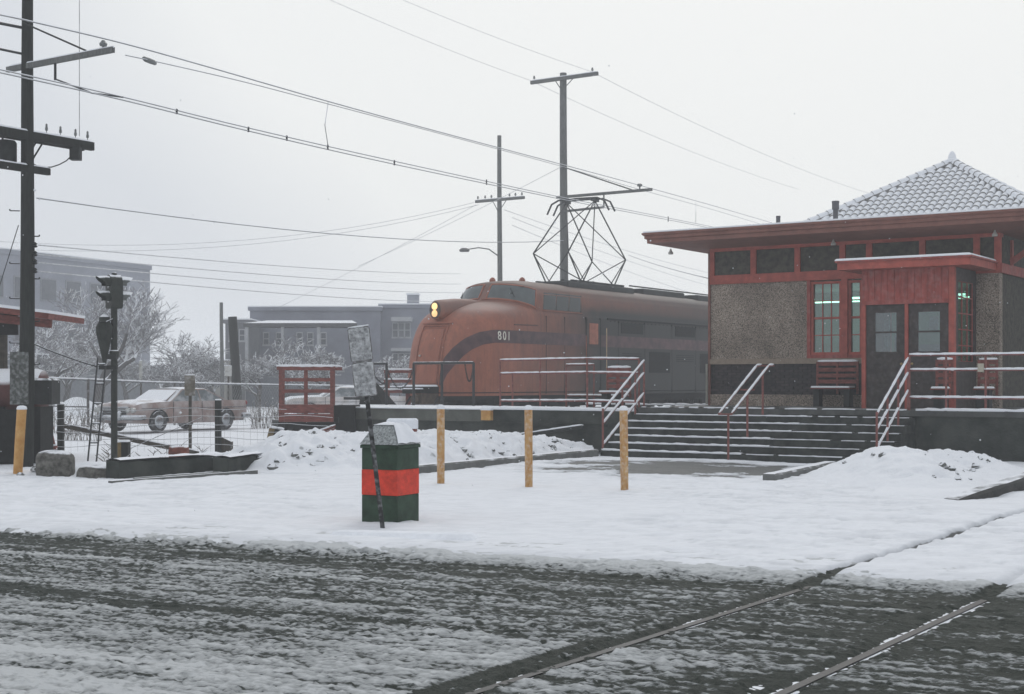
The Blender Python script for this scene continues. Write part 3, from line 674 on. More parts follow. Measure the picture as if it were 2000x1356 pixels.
# eave: soffit, fascia, gutter, low roof
o1 = 1.17; ev0, ev1, eu0, eu1 = VA-o1, VB+o1, UW-o1, UBK+o1
b = MB()
inn = [(VA, UW), (VB, UW), (VB, UBK), (VA, UBK)]; out = [(ev0, eu0), (ev1, eu0), (ev1, eu1), (ev0, eu1)]
vs = [(x, y, 4.965) for x, y in inn]+[(x, y, 5.08) for x, y in out]
b.add(vs, [(i, 4+i, 4+(i+1) % 4, (i+1) % 4) for i in range(4)]+[(3, 2, 1, 0)]); sb.part('soffit', b, eave_red, fix=False)
b = MB(); rings = [(0, 5.081), (.0, 5.17), (.05, 5.19), (.05, 5.25), (.10, 5.29), (.10, 5.33), (.02, 5.335)]
vs = []
for o2, z in rings: vs += [(ev0-o2, eu0-o2, z), (ev1+o2, eu0-o2, z), (ev1+o2, eu1+o2, z), (ev0-o2, eu1+o2, z)]
b.add(vs, [(4*k+i, 4*k+(i+1) % 4, 4*k+4+(i+1) % 4, 4*k+4+i) for k in range(len(rings)-1) for i in range(4)]+[(0, 3, 2, 1), (24, 25, 26, 27)]); sb.part('gutter', b, eave_red)
b = MB(); b.bbox(ev0-.085, ev1+.085, eu0-.085, eu1+.085, 5.336, 5.375, .02); b.box(VA-.2, VB+.2, UW+.6, UBK, 5.376, 5.46); sb.part('snow_layer', b, snow_m)
b = MB()
for kk in range(7):                                               # lamps under the eave
    pass
for p, cpy in ((1310, 0), (1628, 0), (1943, 0)):
    v = v_on_u(p, UW-.35); b = MB(); b.lathe((v, UW-.35, 4.90), [(.06, -.04), (.065, .0), (.03, .05), (.015, .10)], 10); sb.part('eave_lamp', b, M('lamp_enamel', (.45, .45, .42), .4), smooth=40)
# pyramid roof with barrel tiles
tile_m = M('snowy_roof_tile', (.30, .29, .28), .85, .2, 8, .3, 40, snow=2.5, thr=.0, snoise=.38)
ZR0, ZR1 = 5.35, 7.86; VC0, UC0, HWd = -12.0, 40.6, 4.2
b = MB(); c = [(VC0-HWd, UC0-HWd, ZR0), (VC0+HWd, UC0-HWd, ZR0), (VC0+HWd, UC0+HWd, ZR0), (VC0-HWd, UC0+HWd, ZR0), (VC0, UC0, ZR1)]
b.add(c, [(0, 1, 4), (1, 2, 4), (2, 3, 4), (3, 0, 4), (3, 2, 1, 0)]); roof = sb.part('hip_roof', b, tile_m)
sl_ang = math.atan2(ZR1-ZR0, HWd); slen = math.hypot(ZR1-ZR0, HWd)
tl = MB(); n = 6; Lt = .36
vs = []
for (yy, rr_, zz) in ((-Lt/2, .085, .035), (Lt/2, .072, .0)):
    for k in range(n+1):
        a = math.pi*k/n; vs.append((math.cos(a)*rr_*1.15, yy, math.sin(a)*rr_+zz))
tl.add(vs, [(k+1, k, n+1+k, n+2+k) for k in range(n)]+[tuple(range(n+1))])
tme = tl.mesh('roof_tile', tile_m, smooth=40); tsp = .205; rsp = .275; cnt = 0; rest = MB(); tiles = []
for side in range(4):
    rotm = Matrix.Rotation(side*math.pi/2, 4, 'Z')
    for j in range(int(slen/rsp)):
        dist = .16+j*rsp; half = HWd*(1-dist/slen)-.1; k = int(half/tsp)
        for i in range(-k, k+1):
            y = -HWd+dist*math.cos(sl_ang); z = ZR0+dist*math.sin(sl_ang)+.005
            Mx = Matrix.Translation((VC0, UC0, 0)) @ rotm @ Matrix.Translation((i*tsp, y, z)) @ Matrix.Rotation(sl_ang, 4, 'X') @ Matrix.Rotation(random.uniform(-.04, .04), 4, 'Z')
            tiles.append((side, j, i, Mx))
tiles.sort(key=lambda t: (t[0] != 0, -t[1]))
for n_, (side, j, i, Mx) in enumerate(tiles):
    if n_ < 296:
        o = bpy.data.objects.new('roof_tile', tme); COL.objects.link(o); o.parent = roof
        o.matrix_local = Matrix.Translation(-sb.off) @ Mx
    else: rest.add([Mx @ Vector(p) for p in tl.v], tl.f)
sb.part('roof_tiles', rest, tile_m, parent=roof, kind='stuff', smooth=40)
for sx, sy in ((-1, -1), (1, -1), (1, 1), (-1, 1)):               # hip ridges, one capping tile after another
    q = MB(); A = Vector((VC0+sx*HWd, UC0+sy*HWd, ZR0+.06)); B = Vector((VC0, UC0, ZR1+.06))
    for k in range(22):
        p0 = A.lerp(B, k/22); p1 = A.lerp(B, (k+1.15)/22); q.tube([p0, p1], [.125, .095], 8)
    sb.part('hip_ridge', q, tile_m, parent=roof, smooth=40)
q = MB(); q.lathe((VC0, UC0, ZR1+.02), [(.22, 0), (.20, .08), (.12, .12), (.10, .22), (.06, .30), (.01, .34)], 12); sb.part('finial', q, tile_m, parent=roof, smooth=40)
for p, u, y0, y1, r, nm in ((1520, 34.0, 422, 440, .055, 'short grey vent pipe'), (1632, 34.5, 393, 412, .09, 'louvred roof vent')):
    k = (p-1000)/F; Y = u/(D.y+D.x*k); v = v_on_u(p, u); zt = zat(y0, Y)
    q = MB(); q.lathe((v, u, 5.4), [(r*.7, 0), (r*.7, zt-5.62), (r, zt-5.61), (r, zt-5.45), (r*1.05, zt-5.44), (r*1.05, zt-5.4)], 12); sb.part('roof_vent', q, M('vent_metal', (.09, .09, .1), .6, snow=6, thr=.7), smooth=40)
# shelter structure details on the station side
q = MB(); q.tube([(VA-.06, UW-.1, 1.1), (VA-.06, UW-.1, 2.1)], .03, 8); sb.part('downpipe', q, M('pale_pipe', (.25, .25, .22)), smooth=40)

# ------------------------------------------------------------------ benches on the platform
def bench(label, v0, v1, u, zb, group='slatted platform benches', m=wood_red, flip=1):
    t = Thing('slatted_bench', label, 'bench', ((v0+v1)/2, u, zb), group=group, tr=True)
    for k in range(4):
        z = zb+.55+.14*k; q = MB(); q.box(v0, v1, u+.22*1+.02*k, u+.25+.02*k, z, z+.09); s_ = t.part('back_slat', q, m)
    for k in range(3):
        q = MB(); q.box(v0, v1, u-.2+.14*k, u-.09+.14*k, zb+.42, zb+.45); s_ = t.part('seat_slat', q, m)
    q = MB(); snow_bead(q, (v0, u+.3, zb+1.06), (v1, u+.3, zb+1.06), .035, .02); t.part('snow_cap', q, snow_m, smooth=True)
    q = MB(); q.bbox(v0+.02, v1-.02, u-.21, u+.18, zb+.451, zb+.49, .015); t.part('snow_layer', q, snow_m)
    for v in (v0+.12, v1-.12):
        q = MB(); q.box(v-.07, v+.07, u-.12, u+.12, zb, zb+.42); t.part('leg', q, black_iron)
    for v in (v0+.0, (v0+v1)/2, v1):
        q = MB(); q.box(v-.025, v+.025, u+.26, u+.30, zb+.3, zb+1.06); t.part('upright', q, m)
    return t
bench('red slatted bench with snow on its back against the brick wall', vv(1602), vv(1680), UW-.45, ZP)
bench('red slatted bench behind the railing in front of the locomotive', v_on_u(1176, 31.0), v_on_u(1220, 31.0), 31.0, ZP-.12)
bench('dark slatted seat beside the vestibule behind the right railing', v_on_u(1822, 30.0), v_on_u(1852, 30.0), 30.0, ZP)
bench('small seat at the far right behind the railing', v_on_u(1905, 30.6), v_on_u(1940, 30.6), 30.6, ZP)
t = Thing('wall_notice', 'small pale notice plate clamped to the right railing', 'sign', (v_on_u(1917, ur), ur-.05, 1.95), tr=True)
q = MB(); a = v_on_u(1917, ur); q.box(a-.06, a+.06, ur-.06, ur-.04, 1.86, 2.03); t.part('plate', q, M('pale_plate', (.45, .42, .34)))
q = MB(); q.tube([(a, ur-.038, 1.9), (a, ur-.02, 1.9)], .015, 6); t.part('clamp', q, rust_pipe)

# ------------------------------------------------------------------ kerbs
def kerb(label, pts, h, wd, base=None, m=kerb_snow, jag=.0, h0=None):
    q = MB()
    pts = [Vector((x, y, 0)) for x, y in pts]; d = (pts[-1]-pts[0]).normalized(); n = Vector((d.y, -d.x, 0))
    k = 14; ps = line(pts[0], pts[-1], k); vs = []
    hb = h
    for i, p in enumerate(ps):
        a = random.uniform(-jag, jag); h = hb if h0 is None else h0+(hb-h0)*i/(k-1)
        for o, z in ((wd/2, -.05), (wd/2+a, h-.03), (wd/2-.03, h+a*.5), (-wd/2, h+a*.4), (-wd/2, -.05)): vs.append((p.x+n.x*o, p.y+n.y*o, z))
    q.add(vs, [(5*i+j, 5*i+5+j, 5*i+6+j, 5*i+1+j) for i in range(k-1) for j in range(4)]+[(0, 1, 2, 3, 4), tuple(range(5*k-1, 5*k-6, -1))])
    return solo('kerb', q, m, label, 'kerb', base=(pts[0].x, pts[0].y, 0), smooth=35, fix=True)
a = W(-15.5, 19.6); b_ = W(-15.9, 27.15)
kerb('long low stone kerb running from the bin to the foot of the steps', [(a.x, a.y), (b_.x, b_.y)], .17, .22, jag=.008)
kerb('short snowy kerb left of the swept snow mound', [(4.25, 23.5), (6.1, 27.2)], .14, .22, jag=.01)
kerb('thick broken kerb stone rising at the right edge of the snow mound', [(6.05, 19.55), (9.4, 22.9)], .52, .24, jag=.025, h0=.06, m=M('dark_kerb', (.05, .05, .048), .9, .3, 4, .5, 25, snow=3, thr=.85))
q = MB(); q.bbox(-1.95, -.35, 14.85, 15.2, -.02, .075, .05)
kb = solo('kerb', q, snow_rough, 'snow-buried kerb stone at the road edge below the bin', 'kerb', base=(-1.1, 15, 0), smooth=40); kb.rotation_euler = (0, 0, math.radians(-12))

# ------------------------------------------------------------------ bollards, bin, leaning sign
def bollard(label, x, y, r, h, tilt=(0, 0), m=yellow):
    t = Thing('bollard', label, 'bollard', (x, y, 0))
    q = MB(); top = Vector((x+tilt[0], y+tilt[1], h)); q.tube([(x, y, -.05), tuple(Vector((x, y, 0)).lerp(top, .5)), tuple(top)], [r*.94, r, r], 14); p = t.part('post', q, m, smooth=45)
    q = MB(); q.lathe(tuple(top), [(r*1.02, -.012), (r*1.08, .01), (r*.9, .045), (r*.4, .06)], 14); t.part('snow_cap', q, snow_m, smooth=True)
    return t
yb_m = M('worn_yellow_paint', (.44, .22, .065), .65, .1, 9, .4, 50, col2=(.54, .34, .15), spec=.25, snow=16, dust=.35, thr=.9, stretch=(2, 2, .6))
for px, py, lab in ((861, 950, 'yellow pipe bollard nearest the green bin'), (1033, 955, 'yellow pipe bollard standing in the middle of the three before the steps'), (1220, 960, 'yellow pipe bollard in front of the left end of the steps')):
    g_ = gnd(px, py); bollard(lab, g_.x, g_.y, .062, 1.24, (random.uniform(-.03, .01), 0), yb_m)
g_ = gnd(34, 929); bollard('thick leaning orange-yellow post at the foot of the big pole', g_.x, g_.y, .085, 1.18, (.07, .02), yellow)

Yb = 16.6; cx = (772-1000)/F*Yb
t = Thing('litter_bin', 'square dark green litter bin with a broad red band and snowy pitched lid', 'litter bin', (cx-.05, Yb+.3, 0))
t.e.rotation_euler = (0, 0, math.radians(-0)); ang = math.radians(-27)
green_p = M('bin_green', (.026, .052, .032), .6, .35, 7, .3, 50, spec=.25, dust=.0, snow=18, thr=1.2); red_b = M('bin_red', (.60, .050, .026), .6, .22, 9, .25, 50, spec=.25)
def rotbox(q, c, s, z0, z1, b=.012, s1=None):
    s1 = s if s1 is None else s1; n = len(q.v); q.bbox(-s, s, -s, s, z0, z1, b)
    R = Matrix.Rotation(ang, 3, 'Z')
    for i in range(n, len(q.v)):
        p = Vector(q.v[i]); p = R @ p; q.v[i] = (p.x+c[0], p.y+c[1], p.z)
cor = Matrix.Rotation(ang, 3, 'Z') @ Vector((.247, -.247, 0)); bc = ((776-1000)/F*Yb-cor.x, Yb-cor.y)
for nm, z0, z1, m, s in (('body', 0, .33, green_p, .247), ('red_band', .331, .63, red_b, .249), ('body', .631, .88, green_p, .247)):
    q = MB(); rotbox(q, bc, s, z0, z1, .006); t.part(nm, q, m)
q = MB(); rotbox(q, bc, .265, .881, .925, .012); t.part('rim', q, green_p)
lid_m = M('frosted_lid', (.22, .24, .235), .8, .3, 34, .9, 60, col2=(.50, .53, .54), snow=40, thr=.80, snoise=.25)
q = MB(); R3 = Matrix.Rotation(ang, 3, 'Z')
def rp(x, y, z): p = R3 @ Vector((x, y, z)); return (p.x+bc[0], p.y+bc[1], p.z)
q.add([rp(-.265, -.265, .926), rp(.265, -.265, .926), rp(.265, .265, .926), rp(-.265, .265, .926), rp(-.16, -.10, 1.15), rp(.10, -.10, 1.15), rp(.10, .12, 1.15), rp(-.16, .12, 1.15)],
      [(0, 1, 5, 4), (1, 2, 6, 5), (2, 3, 7, 6), (3, 0, 4, 7), (4, 5, 6, 7)]); lid = t.part('lid', q, lid_m)
q = MB()
def sn(i, j):
    x = .272-.165*j; yy = (.27-.155*j)*(2*i-1); z = .935+.235*j
    return rp(x+.012*math.sin(i*9), yy, z+.025*(math.sin(math.pi*min(1, max(0, j*1.0)))+.4)+.006*math.sin(i*14+j*9))
q.grid(sn, 12, 8); t.part('snow_slab', q, snow_m, parent=lid, smooth=True, fix=True)
q = MB(); q.grid(lambda i, j: rp(-.175+.285*i, -.115+.24*j, 1.155+.035*math.sin(math.pi*i)*math.sin(math.pi*j)), 7, 7); t.part('snow_slab', q, snow_m, parent=lid, smooth=True)

Ys = 16.05; base = at(748, 1023, Ys); base.z = -.02; topP = at(700, 640, Ys+.35)
t = Thing('leaning_sign', 'leaning black sign post carrying two snow-plastered metal plates beside the bin', 'sign', tuple(base))
dirv = (topP-base).normalized(); up = dirv; side = Vector((1, 0, 0)); side = (side-up*side.dot(up)).normalized(); fr = side.cross(up)
post_m = M('sign_post_iron', (.018, .019, .02), .55, .4, 20, .4, 70, dust=.35, thr=.8, snow=12)
q = MB(); pa, pb = base, base+dirv*((topP-base).length-.02)
q.beam(pa, pb, .030, .010, fr)
for s_ in (-.020, .020): q.beam(pa+side*s_-fr*.010, pb+side*s_-fr*.010, .010, .026, fr)
t.part('post', q, post_m)
plate_m = M('weathered_sign_plate', (.10, .095, .09), .6, .25, 12, .2, 60, dust=.45, snow=16, thr=.9)
L_ = (topP-base).length
plaster = M('wind_plastered_snow', (.42, .43, .445), .95, .45, 18, 1., 45)
for k, (h0, h1) in enumerate(((L_-.405, L_), (L_-.815, L_-.41))):
    c = base+dirv*((h0+h1)/2)-fr*(.02 if False else -.0); off = fr*.03
    def pp(x, y, o=0.): return tuple(base+side*(x+.0)+dirv*y+off+fr*o)
    hw = .128; q = MB(); r_ = .02
    out = [(-hw+r_, h0), (hw-r_, h0), (hw, h0+r_), (hw, h1-r_), (hw-r_, h1), (-hw+r_, h1), (-hw, h1-r_), (-hw, h0+r_)]
    vs = [pp(x, y, 0) for x, y in out]+[pp(x, y, .006) for x, y in out]
    q.add(vs, [tuple(range(8)), tuple(range(15, 7, -1))]+[(i, 8+i, 8+(i+1) % 8, (i+1) % 8) for i in range(8)]); pl_ = t.part('plate', q, plate_m, fix=True)
    # snow driven against the raised lettering: wandering ridges row by row
    random.seed(50+k); q = MB()
    def hf(i, j):
        x = -hw*.93+2*hw*.93*i; y = h0+.012+(h1-h0-.024)*j
        a = np.array([x*26.]); b__ = np.array([y*34.+k*9])
        rows = abs(math.sin(j*math.pi*5.0)); n = float(fbm(a, b__, 4, 60+k, .6)[0])
        e = min(1, min(i, 1-i)*12)*min(1, min(j, 1-j)*20)
        return pp(x, y, .007+(.001+e*(.004+.030*max(0, n-.30)*(.25+.75*rows)*1.9)))
    q.grid(hf, 30, 56); t.part('plastered_snow', q, plaster, parent=pl_, smooth=True, fix=False)
q = MB(); snow_bead(q, base+side*-.12+dirv*L_+fr*.03, base+side*.12+dirv*L_+fr*.03, .012, .006); t.part('snow_cap', q, snow_m, smooth=True)
# white snow-topped box on a red post behind the bin
t = Thing('post_box', 'flat box thick with snow on a rusty red post behind the bin', 'box', (0, 0, 0)); t.e.location = (-2.25, 29.2, 0); t.off = Vector((-2.25, 29.2, 0))
q = MB(); q.bbox(-2.57, -1.95, 29.0, 29.3, .64, .70, .01); t.part('shelf', q, wood_red)
q = MB(); q.bbox(-2.56, -1.93, 28.97, 29.31, .701, .91, .035); t.part('snow_block', q, snow_rough)
q = MB(); q.box(-2.12, -2.02, 29.1, 29.2, 0, .64); t.part('post', q, wood_red)

# ------------------------------------------------------------------ electric locomotive
VC, HW = -27.5, 1.6; ZRAIL = .60
paint = bpy.data.materials.new('orange_loco_paint'); paint.use_nodes = True
def mk_paint():
    nt = paint.node_tree; N = nt.nodes.new; L = nt.links.new; b = nt.nodes['Principled BSDF']; b.inputs['Roughness'].default_value = .55
    b.inputs['Specular IOR Level'].default_value = .35
    tc = N('ShaderNodeTexCoord'); sp = N('ShaderNodeSeparateXYZ'); L(tc.outputs['Object'], sp.inputs[0])
    def noise(s, d, st=(1, 1, 1)):
        mp = N('ShaderNodeMapping'); mp.inputs['Scale'].default_value = st; L(tc.outputs['Object'], mp.inputs[0])
        n = N('ShaderNodeTexNoise'); n.inputs['Scale'].default_value = s; n.inputs['Detail'].default_value = d; n.inputs['Roughness'].default_value = .65; L(mp.outputs[0], n.inputs['Vector']); return n.outputs['Fac']
    cr = N('ShaderNodeValToRGB'); L(noise(1.4, 6), cr.inputs[0]); e = cr.color_ramp.elements
    e[0].position = .3; e[0].color = (.25, .080, .048, 1); e[1].position = .7; e[1].color = (.37, .125, .072, 1)
    def mixc(fac, a, col, mode='MIX'):
        m = N('ShaderNodeMix'); m.data_type = 'RGBA'; m.blend_type = mode; L(fac, m.inputs[0]); L(a, m.inputs[6]); m.inputs[7].default_value = col; return m.outputs[2]
    def rng(v, a, b_, c=0, d=1):
        m = N('ShaderNodeMapRange'); L(v, m.inputs[0]); m.inputs[1].default_value = a; m.inputs[2].default_value = b_; m.inputs[3].default_value = c; m.inputs[4].default_value = d; return m.outputs[0]
    def ma(op, a, b_, c=None):
        m = N('ShaderNodeMath'); m.operation = op
        for i, x in enumerate((a, b_, c)):
            if x is None: continue
            if isinstance(x, (int, float)): m.inputs[i].default_value = x
            else: L(x, m.inputs[i])
        return m.outputs[0]
    c = cr.outputs[0]
    # road grime streaks running down, then dirt and painted-in shade darkening the side rearwards
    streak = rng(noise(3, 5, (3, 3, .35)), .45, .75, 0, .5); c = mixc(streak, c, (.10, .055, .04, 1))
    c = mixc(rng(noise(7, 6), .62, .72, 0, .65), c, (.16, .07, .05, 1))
    dirt_shade = ma('MULTIPLY', rng(ma('ADD', sp.outputs[1], ma('MULTIPLY', noise(.9, 4), 3.)), 4.2, 10.2, 0, .99), 1.)
    dirt_shade = ma('MULTIPLY', dirt_shade, rng(sp.outputs[2], 3.55, 3.95, 1, .35)); c = mixc(dirt_shade, c, (.012, .015, .014, 1))
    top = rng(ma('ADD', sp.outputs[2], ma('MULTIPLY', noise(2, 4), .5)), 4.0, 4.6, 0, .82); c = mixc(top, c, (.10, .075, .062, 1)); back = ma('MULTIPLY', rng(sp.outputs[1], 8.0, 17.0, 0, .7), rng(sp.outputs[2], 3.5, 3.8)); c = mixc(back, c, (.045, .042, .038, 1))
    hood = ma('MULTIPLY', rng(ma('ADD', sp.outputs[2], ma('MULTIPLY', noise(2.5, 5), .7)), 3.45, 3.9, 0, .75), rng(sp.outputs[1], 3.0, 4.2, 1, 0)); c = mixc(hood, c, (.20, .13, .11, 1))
    L(c, b.inputs['Base Color'])
    bp = N('ShaderNodeBump'); bp.inputs['Strength'].default_value = .12; bp.inputs['Distance'].default_value = .02; L(noise(18, 5), bp.inputs['Height']); L(bp.outputs[0], b.inputs['Normal'])
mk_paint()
maroon = M('maroon_stripe', (.055, .022, .028), .5, .3, 3, .1, 30, col2=(.10, .045, .048))
loco_gl = M('cab_glass', (.06, .075, .078), .1, .2, 3, .0, 5, spec=.7)
cab_dark = M('cab_side_glass', (.012, .018, .017), .12, .3, 3, 0, 5, spec=.5)
under = M('underframe_black', (.012, .013, .013), .8, .4, 8, .4, 30, spec=.2)
T = [  # u_centre, z_centre, u_side, half width, z_side
 (36.25, 1.20, 38.3, 1.58, 1.20), (36.28, 1.6, 38.3, HW, 1.6), (36.38, 2.2, 38.35, HW, 2.2), (36.55, 2.9, 38.5, HW, 2.9), (36.80, 3.4, 38.75, HW, 3.32),
 (37.08, 3.72, 39.0, HW, 3.58), (37.5, 3.98, 39.35, 1.595, 3.78), (38.1, 4.16, 39.75, 1.58, 3.90), (38.8, 4.29, 40.1, 1.56, 3.97), (39.42, 4.37, 40.45, 1.54, 4.02),
 (39.58, 4.60, 40.52, 1.51, 4.33), (39.75, 4.86, 40.62, 1.46, 4.64), (39.92, 5.02, 40.78, 1.36, 4.82), (40.3, 5.10, 41.0, 1.15, 4.97), (40.9, 5.15, 41.3, .85, 5.08), (41.4, 5.17, 41.6, .45, 5.15), (41.8, 5.18, 41.8, .0, 5.18)]
UE = 63.0
def trow(t):
    k = min(int(t), len(T)-2); f = t-k
    if 9 <= k <= 11: return [a+(b_-a)*f for a, b_ in zip(T[k], T[k+1])]
    p0, p1, p2, p3 = T[max(k-1, 0)], T[k], T[k+1], T[min(k+2, len(T)-1)]
    if k < 9 and k+2 > 9: p3 = T[k+1]
    return [.5*((2*b_)+(-a+c)*f+(2*a-5*b_+4*c-d)*f*f+(-a+3*b_-3*c+d)*f**3) for a, b_, c, d in zip(p0, p1, p2, p3)]
def surf(t, s, off=0.):
    """t = row, s in [-1,1] round the nose, beyond that |s|-1 = metres back along the side"""
    uc, zc, us, hw, zs = trow(t); sg = 1 if s >= 0 else -1; a = min(abs(s), 1)*math.pi/2
    v = hw*math.sin(a)**.9 if a > 0 else 0; k = 1-math.cos(a); u = uc+(us-uc)*k; z = zc+(zs-zc)*k
    if abs(s) > 1: u += abs(s)-1
    p = Vector((VC+sg*v, u, z))
    if off:
        q1 = surf(t, s+.02)-surf(t, s-.02); q2 = surf(t+.02, s)-surf(t-.02, s) if 0 < t < 15.9 else surf(t+.04, s)-p
        n = q1.cross(q2)
        if n.length > 1e-7:
            n.normalize(); c = Vector((VC, 43, 3))
            if n.dot(p-c) < 0 and abs(n.dot(p-c)) > .05: n = -n
            p = p+n*off
    return p
def t_for_z(z, s):
    lo, hi = 0., 15.9
    for _ in range(30):
        m_ = (lo+hi)/2
        if surf(m_, s).z < z: lo = m_
        else: hi = m_
    return lo
def s_for_u(t, u, sg=1): return sg*(1+u-trow(t)[2])
def proj(p): w_ = W(p.x, p.y, p.z); return (1000+F*w_.x/w_.y, HZ-F*(w_.z-EYE)/w_.y)
ts_ = [i*.25 for i in range(64)]+[15.95]; ss_ = [i/24 for i in range(25)]+[1+.25*i for i in range(1, 40)]
table = [(t_, s_, *proj(surf(t_, s_))) for t_ in ts_[:42] for s_ in ss_]
def inv(px, py):
    t_, s_, _, _ = min(table, key=lambda r: (r[2]-px)**2+(r[3]-py)**2)
    st_ = .12
    for _ in range(14):
        best = min(((a, b_) for a in (t_-st_, t_, t_+st_) for b_ in (s_-st_*.4, s_, s_+st_*.4) if 0 <= a <= 15.9), key=lambda r: (lambda p: (p[0]-px)**2+(p[1]-py)**2)(proj(surf(*r)))); 
        if best == (t_, s_): st_ /= 2
        t_, s_ = best
    return t_, s_
lo = Thing('electric_locomotive', 'orange streamlined electric locomotive numbered 801 with maroon stripe and raised pantograph', 'locomotive', (VC, 36, ZRAIL), tr=True)
tt = [i*.2 for i in range(80)]+[16.]; half = [i/14 for i in range(15)]+[2, 3.5, 6, 9, 13, 17, 21, 22.5]
sv = [-x for x in half[::-1]][:-1]+half
q = MB(); rows_ = []
for t_ in tt:
    for s_ in sv:
        p = surf(min(t_, 15.999), s_)
        if abs(s_) > 20: p.y = UE
        rows_.append(p)
ns = len(sv); q.add(rows_, [(i*ns+j, i*ns+j+1, (i+1)*ns+j+1, (i+1)*ns+j) for i in range(len(tt)-1) for j in range(ns-1)])
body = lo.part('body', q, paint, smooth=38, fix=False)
def patch(name, m, f, ni, nj, off=.008, parent=None, thick=True):
    """a panel following the shell, standing off proud of it; f(i,j)->(t,s)"""
    q = MB(); q.grid(lambda i, j: surf(*f(i, j), off), ni, nj)
    if thick:
        n0 = len(q.v); edge = [(0, j) for j in range(nj)]+[(i, nj-1) for i in range(1, ni)]+[(ni-1, j) for j in range(nj-2, -1, -1)]+[(i, 0) for i in range(ni-2, 0, -1)]
        vs = [surf(*f(i/(ni-1), j/(nj-1)), -.02) for i, j in edge]; base_ = [i*nj+j for i, j in edge]; k = len(edge)
        q.v += [tuple(p) for p in vs]; q.f += [(base_[e], base_[(e+1) % k], n0+(e+1) % k, n0+e) for e in range(k)]
    return lo.part(name, q, m, parent=parent or None, smooth=40)
def strip_path(ts, half_w, off, m, name, parent=None):
    """painted band along a list of (t,s) points, width measured on the shell"""
    q = MB(); vs = []
    for i, (t_, s_) in enumerate(ts):
        a, b_ = ts[max(i-1, 0)], ts[min(i+1, len(ts)-1)]; p = surf(t_, s_); tan = (surf(*b_)-surf(*a)).normalized()
        e1 = (surf(t_, s_+.01)-surf(t_, s_-.01)).normalized(); e2 = (surf(t_+.01, s_)-surf(t_-.01, s_)).normalized(); nrm = e1.cross(e2).normalized()
        sd = nrm.cross(tan).normalized(); hw_ = half_w(i/(len(ts)-1)) if callable(half_w) else half_w; ends = []
        for sg in (-1, 1):
            tg = p+sd*sg*hw_; cur = (t_, s_); st_ = .1
            for _ in range(26):
                nb2 = [(cur[0]+x, cur[1]+y) for x in (-st_, 0, st_) for y in (-st_*.5, 0, st_*.5)]
                b2 = min((z for z in nb2 if 0 <= z[0] <= 15.8), key=lambda z: (surf(*z)-tg).length)
                if b2 == cur: st_ /= 2
                cur = b2
            ends.append(cur)
        for k in range(7): f = k/6; vs.append(surf(ends[0][0]*(1-f)+ends[1][0]*f, ends[0][1]*(1-f)+ends[1][1]*f, off))
    q.add(vs, [(7*i+k, 7*i+7+k, 7*i+8+k, 7*i+1+k) for i in range(len(ts)-1) for k in range(6)])
    return lo.part(name, q, m, parent=parent, smooth=40)
# maroon stripe sweeping down to the nose door
sp_px = [(858, 752), (866, 727), (878, 706), (894, 688), (915, 672), (940, 661), (965, 657), (990, 657.5), (1020, 659), (1060, 661)]
sp_ = [inv(*p) for p in sp_px]
dense = []
for i in range(len(sp_)-1):
    for k in range(8): f = k/8; dense.append(tuple(a+(b_-a)*f for a, b_ in zip(sp_[i], sp_[i+1])))
dense.append(sp_[-1]); ct = t_for_z(3.13, 3.)
for k in range(1, 9): dense.append((dense[-1][0]*.6+ct*.4 if k < 5 else ct, sp_[-1][1]+k*2.3))
strip_path(dense, lambda f: .21*min(1, .35+f*3.2), .012, maroon, 'stripe')
# windscreens
def quadf(t0, t1, s0, s1): return lambda i, j: (t0+(t1-t0)*i, s0+(s1-s0)*j)
def wsf(s0, s1):
    def f(i, j):
        s_ = s0+(s1-s0)*j; e = 1-.22*max(0, (abs(s_)-.7)/.3)**2 if False else 1
        return (9.45+(11.55-9.45)*i, s_)
    return f
trim = M('window_trim', (.30, .10, .06), .5, .2, 6)
for s0, s1 in ((.05, .95), (-.95, -.05)):
    w_ = patch('windscreen', loco_gl, wsf(s0, s1), 6, 14, .012)
    ring = [(9.4+2.2*i/8, s0) for i in range(9)]+[(11.6, s0+(s1-s0)*j/14) for j in range(1, 15)]+[(11.6-2.2*i/8, s1) for i in range(1, 9)]+[(9.4, s1-(s1-s0)*j/14) for j in range(1, 15)]
    q = MB(); q.tube([surf(a, b_, .01) for a, b_ in ring], .028, 6, False); lo.part('windscreen_frame', q, trim, parent=w_, smooth=True)
    sm = (s0+s1)/2; q = MB(); q.tube([surf(11.6, sm+.12, .03), surf(10.2, sm-.10, .035)], .012, 5); q.beam(surf(10.9, sm-.12, .03), surf(9.9, sm-.02, .03), .012, .02); lo.part('wiper', q, black_iron, parent=w_)
# cab side windows
su = lambda u: s_for_u(10, u)
for k, (a, b_) in enumerate(((40.95, 41.75), (41.8, 42.6), (42.65, 43.4))):
    patch('side_window', cab_dark, quadf(9.35, 11.4, su(a), su(b_)), 5, 3, .006)
    if k < 3: q = MB(); q.tube([surf(9.35, su(b_+.02), .012), surf(11.4, su(b_+.02), .012)], .014, 5); lo.part('window_bar', q, black_iron)
q = MB(); q.tube([surf(9.2, su(40.9), .02), surf(9.2, su(43.5), .02)], .014, 5); lo.part('window_ledge', q, trim, smooth=True)
q = MB(); q.tube([inv_p for inv_p in [surf(9.3, s_/20, .012) for s_ in range(0, 21)]], .022, 6, False); lo.part('moulding', q, trim, smooth=True)
